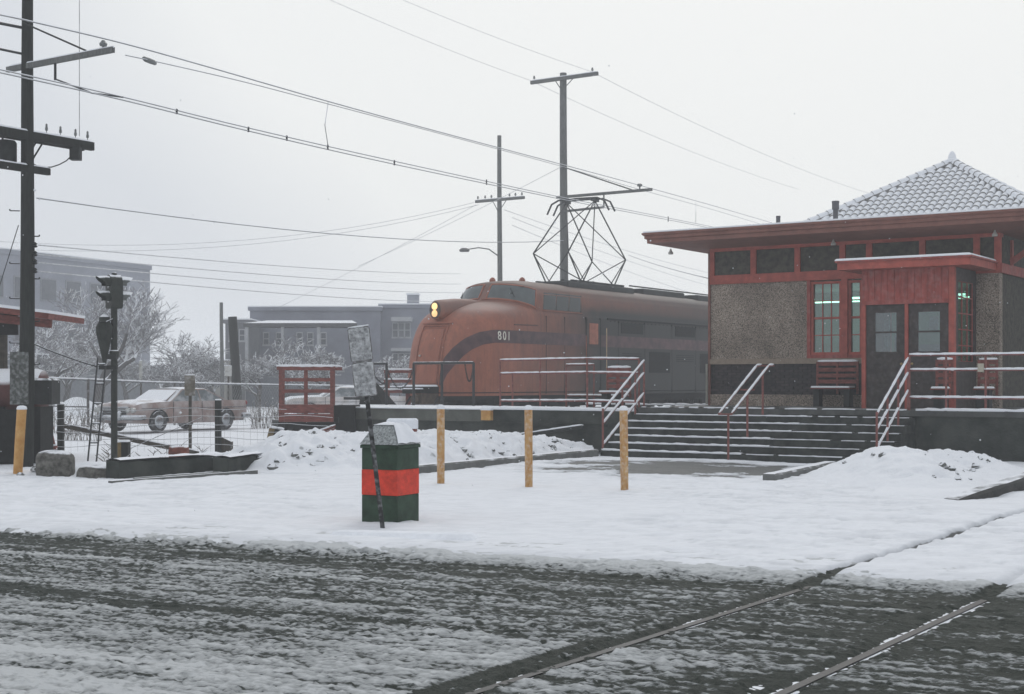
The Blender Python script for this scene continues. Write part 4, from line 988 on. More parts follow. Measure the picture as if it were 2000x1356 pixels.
# side door and hand rails
sd = lambda u, t_=4: s_for_u(t_, u)
def sidebox(name, u0, u1, z0, z1, dv, m, parent=None):
    q = MB(); q.box(VC+HW-.03, VC+HW+dv, u0, u1, z0, z1); return lo.part(name, q, m, parent=parent)
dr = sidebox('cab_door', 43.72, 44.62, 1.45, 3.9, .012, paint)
for z0, z1 in ((3.0, 3.75), (1.6, 2.75)): sidebox('door_panel', 43.86, 44.48, z0, z1, .022, M('faded_orange', (.30, .10, .06), .6, .2, 5) if z0 > 2.9 else paint, dr)
for u_ in (43.66, 44.66): sidebox('door_edge', u_-.03, u_+.03, 1.3, 3.95, .02, under)
q = MB(); q.tube([(VC+HW+.07, 45.0, 1.05), (VC+HW+.07, 45.0, 3.6)], .02, 6); lo.part('grab_rail', q, M('cream_rail', (.5, .36, .24)), smooth=True)
q = MB(); q.tube([(VC+HW+.07, 43.55, 1.6), (VC+HW+.07, 43.55, 3.3)], .016, 6); lo.part('grab_rail', q, M('faded_orange', (.3, .1, .06)), smooth=True)
for k in range(7): sidebox('louvre_panel', 46.2+2.2*k, 47.9+2.2*k, 2.0 if k % 2 else 3.45, 2.8 if k % 2 else 3.85, .015, under)
sidebox('roof_vent_panel', 45.2, 62.8, 3.92, 3.98, .02, under)
for uu in (41.0, 42.2, 46.0, 48.05, 50.3, 52.4, 54.6, 56.8, 59): sidebox('panel_seam', uu-.012, uu+.012, 1.25, 3.9, .006, under)
q = MB(); q.tube([surf(.35, x_, .006) for x_ in [k/12 for k in range(-12, 13)]+[5, 12, 22]], .016, 4, False); lo.part('skirt_seam', q, under)
for k in range(26): q = MB(); q.lathe((VC+HW+.004, 45.4+k*.32, 3.86), [(.018, -.01), (.018, .006), (.008, .012)], 6, 'x'); lo.part('rivet', q, under)
for k in range(4):
    q = MB()
    for j in range(9): q.box(VC+HW-.01, VC+HW+.02, 46.3+2.2*k, 47.8+2.2*k, 2.05+.08*j+(1.43 if k % 2 == 0 else 0)*(j < 5), 2.075+.08*j+(1.43 if k % 2 == 0 else 0)*(j < 5))
    lo.part('louvres', q, under, kind='stuff')
# builder's plate and hinge marks beside the stripe
a = inv(1004, 634); b_ = inv(1050, 636); q = MB(); q.tube([surf(*a, .01), surf(*b_, .01)], .02, 5); lo.part('hinge_bar', q, M('rust_scrape', (.12, .06, .05)))
# number
cu = bpy.data.curves.new('number', 'FONT'); cu.body = '801'; cu.size = .40; cu.align_x = 'CENTER'; cu.align_y = 'CENTER'; cu.offset = .004; cu.extrude = .004; cu.space_character = 1.35
tmp = bpy.data.objects.new('tmp', cu); COL.objects.link(tmp); dg = bpy.context.evaluated_depsgraph_get(); me = bpy.data.meshes.new_from_object(tmp.evaluated_get(dg)); bpy.data.objects.remove(tmp)
t0, s0 = inv(985, 657); p0 = surf(t0, s0, .014); e1 = (surf(t0, s0+.06)-surf(t0, s0-.06)).normalized(); zz = (surf(t0+.1, s0)-surf(t0-.1, s0)).normalized(); nn = e1.cross(zz).normalized(); zz = nn.cross(e1)
num = MB(); 
for p in me.vertices:
    x, y, z = p.co; ss2 = s0+(.0 if False else 0); pt = p0+e1*x*.92+zz*y
    # settle each point on the shell
    cur = (t0, s0); st_ = .1
    for _ in range(16):
        b2 = min(((cur[0]+a_, cur[1]+c_) for a_ in (-st_, 0, st_) for c_ in (-st_*.5, 0, st_*.5)), key=lambda z_: (surf(*z_)-pt).length)
        if b2 == cur: st_ /= 2
        cur = b2
    num.v.append(tuple(surf(*cur, .010+max(0, z))))
num.f = [tuple(f.vertices) for f in me.polygons]
lo.part('number', num, M('number_white', (.72, .70, .62), .5), fix=True)
# nose door
dw = .40; fz = (1.62, 3.34)
def nosef(x, z):
    s_ = math.asin(min(1, abs(x)/HW)**(1/.9))/(math.pi/2)*(1 if x >= 0 else -1); return (t_for_z(z, s_), s_)
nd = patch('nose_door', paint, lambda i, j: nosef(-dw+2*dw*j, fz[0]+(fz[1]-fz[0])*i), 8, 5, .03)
for pts in ([(-dw-.09, 1.5), (-dw-.09, 3.45), (dw+.09, 3.45), (dw+.09, 1.5)], [(-dw, 1.6), (-dw, 3.36), (dw, 3.36), (dw, 1.6), (-dw, 1.6)]):
    q = MB(); pp_ = []
    for a, b_ in zip(pts, pts[1:]): pp_ += [tuple(Vector(a).lerp(Vector(b_), k/6)) for k in range(6)]
    pp_.append(pts[-1]); q.tube([surf(*nosef(x, z), .022) for x, z in pp_], .022, 5); lo.part('door_frame', q, trim, parent=nd, smooth=True)
q = MB(); c = surf(*nosef(-.28, 2.48), .06); q.lathe(tuple(c), [(.035, -.04), (.035, 0), (.02, .03)], 8, 'y'); lo.part('handle', q, M('dull_steel', (.4, .38, .35), .4, metal=.7), parent=nd)
for z in (3.42,): q = MB(); q.tube([surf(*nosef(x/10, z+.1-abs(x)*.0), .05) for x in range(-6, 7)], .03, 5); lo.part('door_hood', q, trim, smooth=True)
# headlight pod: a bulge running back into the hood, with two lit lamps
q = MB(); prof = []
for i, (u_, r, zc_) in enumerate(((36.78, .27, 3.97), (36.84, .305, 3.97), (37.2, .32, 3.99), (37.8, .31, 4.06), (38.6, .26, 4.14), (39.4, .12, 4.25))):
    prof.append([(VC+.02+r*math.cos(a)*.8, u_, zc_+r*1.05*math.sin(a)) for a in [2*math.pi*k/20 for k in range(20)]])
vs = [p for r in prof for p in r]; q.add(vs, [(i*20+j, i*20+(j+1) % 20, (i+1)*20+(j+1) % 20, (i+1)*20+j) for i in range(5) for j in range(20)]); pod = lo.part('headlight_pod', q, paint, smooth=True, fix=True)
q = MB(); q.lathe((VC+.02, 36.77, 3.97), [(.20, .1), (.225, .012), (.20, -.01)], 20, 'y'); 
q.v = [(x, y, 3.97+(z-3.97)*1.25) for x, y, z in q.v]; lo.part('headlight_rim', q, M('lamp_rim', (.05, .035, .025), .5), parent=pod, smooth=40)
for z, nm in ((4.085, 0), (3.855, 1)):
    q = MB(); q.lathe((VC+.02, 36.75, z), [(.118, .02), (.112, .0), (.07, -.03), (.01, -.045)], 18, 'y')
    lo.part('headlight', q, M('lit_headlight' if nm == 0 else 'lit_headlight_low', (.9, .6, .3), .2, emit=(1, .62, .26, 1.1 if nm == 0 else .75), bump=0), parent=pod, smooth=True)
# underframe, pilot, trucks, coupler
q = MB(); q.box(VC-1.35, VC+1.35, 38.2, UE, .95, 1.19); q.box(VC-1.0, VC+1.0, 37.0, 38.19, .97, 1.19); lo.part('underframe', q, under)
q = MB(); q.add([surf(0, s_/10, .0)-Vector((0, 0, dz)) for s_ in range(-10, 11) for dz in (.0, .12)], [(2*i, 2*i+1, 2*i+3, 2*i+2) for i in range(20)]); lo.part('skirt', q, under)
for u0 in (39.2, 46.5, 53.5, 59):
    q = MB()
    for sg in (-1, 1): q.box(VC+sg*1.12-.06, VC+sg*1.12+.06, u0-.4, u0+3.6, .72, .93)
    for k in range(3): q.box(VC+1.0, VC+1.3, u0+.1+1.2*k, u0+.5+1.2*k, .66, .95)
    tk = lo.part('truck', q, under)
    for k in range(3):
        q = MB(); q.lathe((VC+.72, u0+.3+1.2*k, ZRAIL+.46), [(.10, 0), (.46, 0), (.46, .1), (.12, .14)], 20, 'x'); q.lathe((VC-.86, u0+.3+1.2*k, ZRAIL+.46), [(.12, 0), (.46, .04), (.46, .14), (.10, .14)], 20, 'x'); q.tube([(VC-.8, u0+.3+1.2*k, ZRAIL+.46), (VC+.8, u0+.3+1.2*k, ZRAIL+.46)], .08, 8)
        lo.part('wheelset', q, under, parent=tk, smooth=35)
q = MB(); q.box(VC-.5, VC+.5, 35.75, 36.4, 1.28, 1.50); q.box(VC-.35, VC+.35, 35.55, 35.749, 1.3, 1.42); cp = lo.part('coupler_housing', q, under)
q = MB(); q.bbox(VC-.51, VC+.51, 35.72, 36.3, 1.501, 1.56, .03); lo.part('snow_layer', q, snow_m, parent=cp)
q = MB(); q.bbox(VC-.36, VC+.36, 35.52, 35.74, 1.421, 1.46, .02); lo.part('snow_layer', q, snow_m, parent=cp)
q = MB(); q.lathe((VC+.28, 35.4, 1.10), [(.10, -.06), (.15, -.05), (.15, .06), (.10, .12), (.10, .5)], 12, 'y'); q.box(VC+.22, VC+.5, 35.45, 36.5, .95, 1.27); lo.part('coupler', q, M('rusty_coupler', (.07, .05, .035), .8, .4, 8), smooth=35)
q = MB()
for dv in (-.55, -.3, .55, .8): q.tube([(VC+dv, 36.2, 1.15), (VC+dv*1.05, 35.95, .85), (VC+dv, 36.3, .72)], .035, 6)
lo.part('air_hose', q, black_iron, smooth=True)
# roof gear
roofk = M('roof_gear_black', (.03, .034, .034), .7, .4, 8, .3, 30, snow=5, thr=.9)
for (u0, u1, hw_, z1) in ((43.5, 48.4, .95, 5.27), (49.6, 53.2, .7, 5.34), (54.0, 57.5, .9, 5.30), (58.2, 62, .7, 5.36)):
    q = MB(); q.bbox(VC-hw_, VC+hw_, u0, u1, 5.05, z1, .04); lo.part('roof_hatch', q, roofk)
for i in range(16):
    u_ = 44.5+i*1.15; v_ = VC+random.choice((-.6, .1, .7)); h = random.uniform(.1, .25)
    q = MB(); q.lathe((v_, u_, 5.2), [(.09, 0), (.05, .05), (.09, .08+h*.3), (.05, h*.6), (.07, h)], 8); lo.part('insulator', q, roofk, smooth=35)
for i in range(2): q = MB(); q.lathe((VC-.35+i*.9, 40.6+i*.5, 5.08), [(.10, 0), (.11, .10), (.06, .17), (.01, .19)], 10); lo.part('horn', q, trim, smooth=True)
q = MB(); q.tube([(VC+.4, 49.0, 5.42), (VC+.4, 62, 5.40)], .03, 6); lo.part('roof_cable', q, roofk)
# raised pantograph
UCp = 45.95; pm_ = M('pantograph_steel', (.035, .038, .04), .5, .3, 20, .1, 40)
q = MB()
for sg in (-1, 1): q.box(VC+sg*.75-.05, VC+sg*.75+.05, UCp-1.9, UCp+1.9, 5.27, 5.36)
for uu in (-1.7, -.6, .6, 1.7): q.box(VC-.9, VC+.9, UCp+uu-.05, UCp+uu+.05, 5.28, 5.345)
pg = lo.part('pantograph', q, roofk)
tip = 8.42; el = [(-2.12, 6.35), (2.12, 6.35)]
def arm(a, b_, r=.028):
    q = MB(); q.tube([a, b_], r, 6); lo.part('arm', q, pm_, parent=pg, smooth=True)
for sg in (-1, 1):
    v_ = VC+sg*.75
    for eu, ez in el:
        so_ = 1 if eu > 0 else -1
        arm((v_, UCp+so_*1.25, 5.33), (v_, UCp+eu, ez)); arm((v_, UCp+so_*.95, 5.33), (v_, UCp+eu, ez), .02)
        arm((v_, UCp+eu, ez), (VC+sg*.62, UCp, tip))
for eu, ez in el:
    so_ = 1 if eu > 0 else -1
    arm((VC-.75, UCp+eu, ez), (VC+.75, UCp+so_*1.1, 5.35), .022); arm((VC+.75, UCp+eu, ez), (VC-.75, UCp+so_*1.1, 5.35), .022)
    arm((VC-.75, UCp+eu, ez), (VC+.62, UCp, tip), .02); arm((VC+.75, UCp+eu, ez), (VC-.62, UCp, tip), .02)
q = MB()
for du in (-.22, .22):
    pts = [(VC-1.35, UCp+du, tip-.42), (VC-1.15, UCp+du, tip-.05), (VC-.85, UCp+du, tip+.08), (VC, UCp+du, tip+.1), (VC+.85, UCp+du, tip+.08), (VC+1.15, UCp+du, tip-.05), (VC+1.35, UCp+du, tip-.42)]
    q.tube(pts, .035, 6)
for v_ in (-.62, .62): q.beam((VC+v_, UCp-.25, tip+.02), (VC+v_, UCp+.25, tip+.02), .08, .1)
lo.part('contact_shoe', q, pm_, parent=pg, smooth=35)
# running rails of the loco track, bumping post
for v_ in (VC-.72, VC+.72):
    q = MB(); q.box(v_-.035, v_+.035, 33.6, 130, .441, ZRAIL); solo('track_rail', q, rail_m, 'near rail under the locomotive' if v_ > VC else 'far rail under the locomotive', 'rail', (v_, 34, .44), tr=True)
t = Thing('bumping_post', 'black timber and iron bumping post at the end of the track', 'bumping post', (VC, 33.6, ZP-.1), tr=True)
q = MB(); q.add([(VC-.42, 33.5, .9), (VC+.55, 33.5, .9), (VC+.55, 34.2, .9), (VC-.42, 34.2, .9), (VC-.25, 33.45, 1.62), (VC+.12, 33.45, 1.62), (VC+.12, 33.7, 1.62), (VC-.25, 33.7, 1.62)], [(3, 2, 1, 0), (4, 5, 6, 7), (0, 1, 5, 4), (1, 2, 6, 5), (2, 3, 7, 6), (3, 0, 4, 7)]); t.part('post', q, under)
q = MB(); q.beam((VC-.9, 33.4, 1.15), (VC+.2, 33.4, 1.15), .1, .08); q.lathe((VC-.1, 33.2, 1.4), [(.09, 0), (.09, .25)], 10, 'y'); t.part('buffer_beam', q, dark_iron_s)

# ------------------------------------------------------------------ poles and wires
ins = M('porcelain', (.16, .17, .17), .3, .2, 10)
def pole(label, px, Y, ytop, r0, r1, m=grey_pole, z0=-.05, lean=0., top=None):
    X = (px-1000)/F*Y; zt = zat(ytop, Y); t = Thing('utility_pole', label, 'pole', (X, Y, 0))
    q = MB(); n = 14; pts = []; rs = []
    for i in range(n): f = i/(n-1); pts.append((X+lean*f+.02*math.sin(f*5), Y, z0+(zt-z0)*f)); rs.append(r0+(r1-r0)*f)
    q.tube(pts, rs, 12); t.part('shaft', q, m, smooth=50); return t, X, Y, zt
# big dark pole on the left
t, X, Y, zt = pole('big dark creosoted pole at the left edge with bracket arm and crossarms', 49, 27.0, -60, .155, .10, creosote, lean=.07)
def xarm(t, a, b_, w_=.09, h=.11, m=creosote, pins=(), braces=(), snow=True, pr=.02):
    q = MB(); q.beam(a, b_, w_, h); p = t.part('crossarm', q, m)
    a = Vector(a); b_ = Vector(b_)
    for f in pins:
        c = a.lerp(b_, f); q = MB(); q.lathe((c.x, c.y, c.z+h/2), [(pr*.4, 0), (pr*.4, .07), (pr*1.3, .08), (pr*1.5, .12), (pr, .15), (pr*1.1, .19), (pr*.4, .21)], 8); t.part('insulator', q, ins, parent=p, smooth=40)
    for f, tgt in braces:
        q = MB(); q.beam(a.lerp(b_, f), tgt, .012, .035); t.part('brace', q, m)
    if snow:
        q = MB(); snow_bead(q, a+Vector((0, 0, h/2)), b_+Vector((0, 0, h/2)), w_*.42, .0); t.part('snow_cap', q, snow_m, parent=p, smooth=True)
    return p
XA = (265-1000)/F*25.6
A0 = Vector((X-.05, Y, zat(131, Y))); dA = Vector((P.x, P.y, 0))
Aend = A0+dA*2.55; 
arm1 = MB(); arm1.beam(A0-dA*.45, Aend, .07, .10); p = t.part('bracket_arm', arm1, grey_pole)
q = MB(); snow_bead(q, A0-dA*.4+Vector((0, 0, .05)), Aend+Vector((0, 0, .05)), .03, 0); t.part('snow_cap', q, snow_m, parent=p, smooth=True)
q = MB(); q.tube([(X, Y-.15, zat(48, Y)), tuple(A0+dA*1.85+Vector((0, 0, .06)))], .018, 6); t.part('tie_rod', q, black_iron)
q = MB(); c = A0+dA*.95; q.tube([c, c-Vector((0, 0, .36))], .025, 6); t.part('dropper', q, black_iron)
cI = A0+dA*2.28; q = MB(); q.lathe((cI.x, cI.y, cI.z+.05), [(.02, 0), (.02, .04), (.065, .05), (.075, .09), (.05, .12), (.03, .15)], 10); t.part('insulator', q, ins, smooth=40)
dD = Vector((D.x, D.y, 0))
C0 = Vector((X, Y-.17, zat(266, Y))); xa = xarm(t, C0-dD*1.6, C0+dD*1.67, .10, .16, pins=(.08, .2, .33, .56, .66, .76, .87, .96))
xarm(t, C0+Vector((0, .34, 0))-dD*1.6, C0+Vector((0, .34, 0))+dD*1.3, .10, .16, snow=False)
for f, z_ in ((.35, -.55), (.5, -.75)): q = MB(); q.tube([tuple(C0+dD*f+Vector((0, 0, -.05))), (X, Y-.1, C0.z+z_)], .018, 5); t.part('brace', q, black_iron)
q = MB(); q.bbox(-.10, .10, -.1, .1, -.28, .0, .02); q.v = [(a+C0.x+dD.x*1.25, b_+C0.y+dD.y*1.25, c+C0.z-.04) for a, b_, c in q.v]; t.part('junction_box', q, black_iron)
q = MB(); pts = [C0+dD*1.2+Vector((0, 0, -.2))]
for i in range(1, 8): f = i/7; pts.append((C0+dD*1.2*(1-f))+Vector((0, 0, -.25-.25*math.sin(f*math.pi*.9)-.1*f)))
q.tube(pts, .012, 5); t.part('cable', q, black_iron, smooth=True)
C1 = Vector((X, Y-.17, zat(331, Y))); xarm(t, C1-dD*1.0, C1+dD*.62, .09, .13)
q = MB(); q.lathe((X-.32, Y-.1, zat(322, Y)), [(.17, 0), (.19, .04), (.19, .40), (.16, .44), (.05, .46)], 14); q.tube([(X-.4, Y-.1, zat(280, Y)), (X-.38, Y-.1, zat(262, Y))], .02, 6); t.part('transformer', q, black_iron, smooth=40)
for i, yy in enumerate((412, 462, 515, 545, 583, 628, 670, 712)):
    sg = 1 if i % 2 else -1; z_ = zat(yy, Y); q = MB(); q.tube([(X+sg*.1, Y, z_), (X+sg*.28, Y-.03, z_)], .012, 5); q.tube([(X+sg*.28, Y-.03, z_), (X+sg*.28, Y-.03, z_+.03)], .014, 5); t.part('climbing_step', q, dark_iron_s)
for yy in (480, 497, 513, 530): q = MB(); z_ = zat(yy, Y); q.lathe((X+.2, Y-.05, z_-.04), [(.03, 0), (.055, .02), (.03, .05), (.05, .07), (.02, .1)], 10); q.tube([(X+.1, Y, z_), (X+.2, Y-.05, z_)], .02, 5); t.part('spool_insulator', q, black_iron, smooth=40)
q = MB(); q.box(X-.22, X+.12, Y-.2, Y-.16, zat(790, Y), zat(688, Y)); t.part('cover_board', q, M('grey_board', (.06, .065, .06), .85, .3, 5, .4, 30, dust=.25, snow=14))
POLE1 = (X, Y)
# second catenary pole behind the locomotive
t2, X2, Y2, z2 = pole('tall grey pole above the pantograph with bracket arm and top crossarm', 1101, 58.9, 143, .19, .14)
c = Vector((X2, Y2-.2, zat(155, Y2))); xarm(t2, c-dA*1.62, c+dA*1.62, .11, .14, grey_pole, pins=(.05, .92), braces=((.36, (X2, Y2-.2, zat(185, Y2))), (.66, (X2, Y2-.2, zat(175, Y2)))), pr=.035)
B0 = Vector((X2, Y2-.2, zat(386, Y2))); q = MB(); q.beam(B0-dA*.35, B0+dA*4.1, .09, .11); t2.part('bracket_arm', q, grey_pole)
q = MB(); q.tube([(X2, Y2-.2, zat(328, Y2)), tuple(B0+dA*3.2+Vector((0, 0, .05)))], .03, 6); t2.part('tie_rod', q, grey_pole)
q = MB(); cc = B0+dA*3.55; q.lathe((cc.x, cc.y, cc.z+.05), [(.03, 0), (.03, .1), (.11, .12), (.10, .2), (.04, .24)], 10); t2.part('insulator', q, ins, smooth=40)
q = MB(); q.beam(B0+Vector((0, 0, -.6)), B0+dA*1.9+Vector((0, 0, -.55)), .07, .09); q.tube([tuple(B0+dA*1.9+Vector((0, 0, -.55))), tuple(B0+dA*1.9)], .03, 6); t2.part('steady_arm', q, grey_pole)
# third pole with a street lamp
t3, X3, Y3, z3 = pole('slender grey pole carrying a crossarm and a street lamp', 976, 70, 265, .15, .10)
c = Vector((X3, Y3-.15, zat(391, Y3))); xarm(t3, c-dA*1.45, c+dA*1.45, .1, .13, grey_pole, pins=(.05, .2, .33, .7, .82, .95), braces=((.35, (X3, Y3-.15, zat(420, Y3))), (.65, (X3, Y3-.15, zat(412, Y3)))), pr=.035)
lp = [at(973, 500, 70), at(955, 487, 69.5), at(935, 484, 69), at(915, 487, 68.8)]
q = MB(); q.tube(lp, .03, 6); l_ = t3.part('lamp_arm', q, grey_pole, smooth=True)
q = MB(); cc = at(907, 489, 68.8); q.lathe(tuple(cc), [(.22, -.07), (.26, 0), (.18, .09), (.05, .12)], 12); t3.part('lamp_head', q, M('lamp_head_grey', (.10, .1, .1), .5, snow=5, thr=.8), parent=l_, smooth=40)
# leaning dark stump pole and thin far pole
a = at(466, 778, 62); a.z = -.02; b_ = at(454, 619, 62)
t4 = Thing('timber_post', 'dark tarred post leaning to the left behind the yard fence', 'post', tuple(a))
q = MB(); q.tube([a, a.lerp(b_, .5), b_], [.22, .20, .19], 10); t4.part('shaft', q, creosote, smooth=50)
pole('thin pale pole beside the leaning tarred post', 433, 66, 591, .10, .08)
# far signs on posts
def small_sign(label, px, Y, y0, y1, ww, col, ypost, zb=0):
    t = Thing('sign_post', label, 'sign', ((px-1000)/F*Y, Y, zb)); X = (px-1000)/F*Y
    q = MB(); q.box(X-.035, X+.035, Y, Y+.05, zb, zat(y1, Y)+.02); t.part('post', q, wood_old)
    q = MB(); q.bbox(X-ww/2, X+ww/2, Y-.03, Y-.005, zat(y1, Y), zat(y0, Y), .004); p = t.part('board', q, M('sign_back_'+str(px), col, .7, .3, 6, .3, 30, dust=.3))
    q = MB(); snow_bead(q, (X-ww/2, Y-.015, zat(y0, Y)), (X+ww/2, Y-.015, zat(y0, Y)), .02, .005); t.part('snow_cap', q, snow_m, parent=p, smooth=True); return t
small_sign('weathered wooden board on a thin post in front of the parked car', 371, 35.0, 733, 773, .26, (.13, .115, .09), 877)
small_sign('narrow pale strip sign behind the parked car', 275, 56, 705, 742, .12, (.30, .30, .28), 770)
small_sign('small pale sign plate beyond the fence next to the leaning post', 446, 58, 715, 735, .28, (.4, .4, .38), 780)

def wire(name, label, pts, r, group=None, m=None, sub=1, cat='wire'):
    pts = [Vector(p) for p in pts]; q = MB(); q.tube(pts, r, 5)
    return solo(name, q, m or (wire_p if name in ('line_wire', 'guy_wire', 'telephone_wire') else wire_m), label, cat, base=tuple(pts[0]), group=group, smooth=True)
wire_p = M('wire_pale', (.62, .63, .64), .7, .2, 10, 0, 5)
wire_m = M('wire_frosted', (.26, .265, .27), .7, .2, 10, 0, 5, snow=2, thr=.0)
wire_d = M('wire_dark', (.035, .037, .04), .6, .2, 10, 0, 5)
def onplane(px, py, Q0, Q1):
    """point above the ground line Q0-Q1 seen at that pixel"""
    k = (px-1000)/F; dx, dy = Q1[0]-Q0[0], Q1[1]-Q0[1]
    s = (k*Q0[1]-Q0[0])/(dx-k*dy); Y = Q0[1]+s*dy; return Vector((k*Y, Y, zat(py, Y)))
def smooth_pts(pxs, Q0, Q1, n=6):
    P_ = [onplane(px, py, Q0, Q1) for px, py in pxs]; out = []
    for i in range(len(P_)-1):
        p0, p1, p2, p3 = P_[max(i-1, 0)], P_[i], P_[i+1], P_[min(i+2, len(P_)-1)]
        for k in range(n):
            f = k/n; out.append(.5*((2*p1)+(p2-p0)*f+(2*p0-5*p1+4*p2-p3)*f*f+(3*p1-p0-3*p2+p3)*f**3))
    return out+[P_[-1]]
Q0 = (cI.x, cI.y); cc = W(VC, 50.1); Q1 = (cc.x, cc.y)
c1 = smooth_pts([(-40, 127), (0, 136), (237, 189), (485, 250), (770, 315), (1090, 384), (1240, 413), (1400, 445), (1560, 478)], Q0, Q1)
c2 = smooth_pts([(-40, 133), (0, 142), (237, 195), (485, 256), (770, 321), (1090, 388), (1240, 417), (1400, 448), (1560, 480)], Q0, Q1)
wire('trolley_wire', 'upper strand of the snow-lined trolley wire above the pantograph', c1, .014, 'trolley wire strands')
wire('trolley_wire', 'lower strand of the snow-lined trolley wire touching the pantograph', c2, .014, 'trolley wire strands')
m1 = smooth_pts([(-40, 20), (0, 29), (60, 42), (237, 84), (400, 129), (640, 198), (855, 257), (1100, 322), (1245, 361), (1400, 404), (1540, 445)], Q0, Q1)
wire('messenger_wire', 'top messenger wire running from the left pole down past the station eave', m1, .016)
m2 = smooth_pts([(245, 108), (320, 124), (480, 161), (640, 203), (855, 260), (1100, 326), (1245, 369), (1400, 412), (1540, 455)], Q0, Q1)
wire('feeder_wire', 'thinner feeder wire just below the top messenger wire', m2, .011)
cc = onplane(292, 119, Q0, Q1); q = MB(); q.lathe((0, 0, 0), [(.02, -.12), (.05, -.09), (.055, 0), (.05, .09), (.02, .12)], 10, 'x'); q.v = [(a*.9+cc.x, b_+cc.y+a*.9, c+cc.z-a*.2) for a, b_, c in q.v]
solo('strain_insulator', q, ins, 'lumpy strain insulator on the feeder wire near the left bracket arm', 'insulator', base=tuple(cc), smooth=True)
for px, y0, y1, lab in ((641, 200, 288, 'thin hanger between messenger and trolley wire left of centre'), (1359, 395, 437, 'thin hanger above the left end of the station eave')):
    a = onplane(px, y0, Q0, Q1); b_ = onplane(px, y1, Q0, Q1); mid = (a+b_)/2+Vector((-.08 if px < 900 else 0, 0, 0)); wire('hanger_wire', lab, [a, mid, b_], .010)
q = MB(); 
for i, (px, py) in enumerate(((345, 218), (485, 253), (560, 270), (640, 288), (770, 318), (950, 356), (1305, 428))):
    a = onplane(px, py-5, Q0, Q1); q.tube([a, onplane(px, py+5, Q0, Q1)], .022, 5)
solo('wire_clips', q, wire_d, 'small clips holding the two trolley wire strands together', kind='stuff')
cc = c1; a = onplane(124, 168, Q0, Q1); wire('pull_off_rod', 'bent rod holding the trolley wire below the left bracket arm', [A0+dA*.95-Vector((0, 0, .34)), onplane(180, 182, Q0, Q1), onplane(240, 190, Q0, Q1)], .016, m=wire_d)
def wline(name, label, p0, Ya, p1, Yb_, r, sag=0., m=None, group=None, cat='wire', n=14):
    a = at(*p0, Ya); b_ = at(*p1, Yb_); pts = []
    for i in range(n+1): f = i/n; p = a.lerp(b_, f); p.z -= sag*4*f*(1-f); pts.append(p)
    return wire(name, label, pts, r, group, m, cat=cat)
wline('service_wire', 'single grey wire sagging from the left pole to the tall pole', (72, 387), 27, (1100, 470), 58.7, .014, .35)
for i, (y0, y1) in enumerate(((479, 535), (497, 555), (513, 572), (530, 590))):
    wline('telephone_wire', ('topmost', 'second', 'third', 'lowest')[i]+' of the four telephone wires leaving the left pole', (75, y0), 27, (900, y1), 74, .012, .15, group='telephone wires from the left pole')
wline('line_wire', 'long thin wire crossing the top right sky from the near crossarm end', (740, -20), 50, (1155, 140), 58.6, .009, .1)
wline('line_wire', 'thin wire continuing down to the right from the top crossarm', (1155, 140), 58.6, (1720, 385), 90, .011, .4)
wline('line_wire', 'thin wire coming down from the top edge to the left crossarm end', (600, -20), 48, (1035, 157), 59.8, .009, .1)
wline('line_wire', 'faint wire leaving the left crossarm end towards the station roof', (1035, 157), 59.8, (1560, 370), 88, .011, .3)
wline('guy_wire', 'diagonal guy wire running down left from the tall pole', (1096, 326), 58.7, (700, 520), 75, .012, .1)
wline('guy_wire', 'faint diagonal guy wire falling from the slender pole crossarm', (930, 400), 70, (545, 600), 90, .013, .1)
wline('line_wire', 'faint wire from the slender pole to the far left', (925, 396), 70, (-30, 470), 60, .012, .9)
wline('line_wire', 'second faint wire from the slender pole to the far left', (935, 400), 70, (-30, 484), 60, .012, .9)
wline('drop_wire', 'thin vertical drop wire hanging to the end of the left crossarm', (155, -20), 28.2, (155, 266), 28.2, .007, 0)
wline('twisted_cable', 'thick twisted cable reaching the left pole from outside the frame', (-40, 38), 26, (46, 55), 27, .03, .0, wire_d, cat='cable')
wline('twisted_cable', 'lower thick cable reaching the left pole from outside the frame', (-40, 88), 26, (46, 106), 27, .025, .0, wire_d, cat='cable')
wline('service_wire', 'thin wire from the tall pole to the station wall below the eave', (1227, 498), 56, (1389, 545), 35.6, .012, .05)
for i, (a, b_, c, d) in enumerate(((1000, 425, 1392, 560), (1000, 440, 1392, 585), (985, 410, 1392, 535))):
    wline('telephone_wire', ('middle', 'lowest', 'upper')[i]+' faint telephone wire behind the pantograph', (a, b), 70, (c, d), 100, .013, .2, group='faint telephone wires behind the pantograph') if False else wline('telephone_wire', ('middle', 'lowest', 'upper')[i]+' faint telephone wire behind the pantograph', (a, b_), 70, (c, d), 100, .015, .2, group='faint wires behind the pantograph')
wline('guy_wire', 'thin guy wire at the far left slanting down to the hut roof', (36, 440), 27, (-20, 620), 27, .009, 0, wire_d)
wline('cable', 'black double cable sloping from the left pole to the signal ladder', (66, 672), 27, (188, 716), 27.3, .014, .02, dark_iron_s, cat='cable')

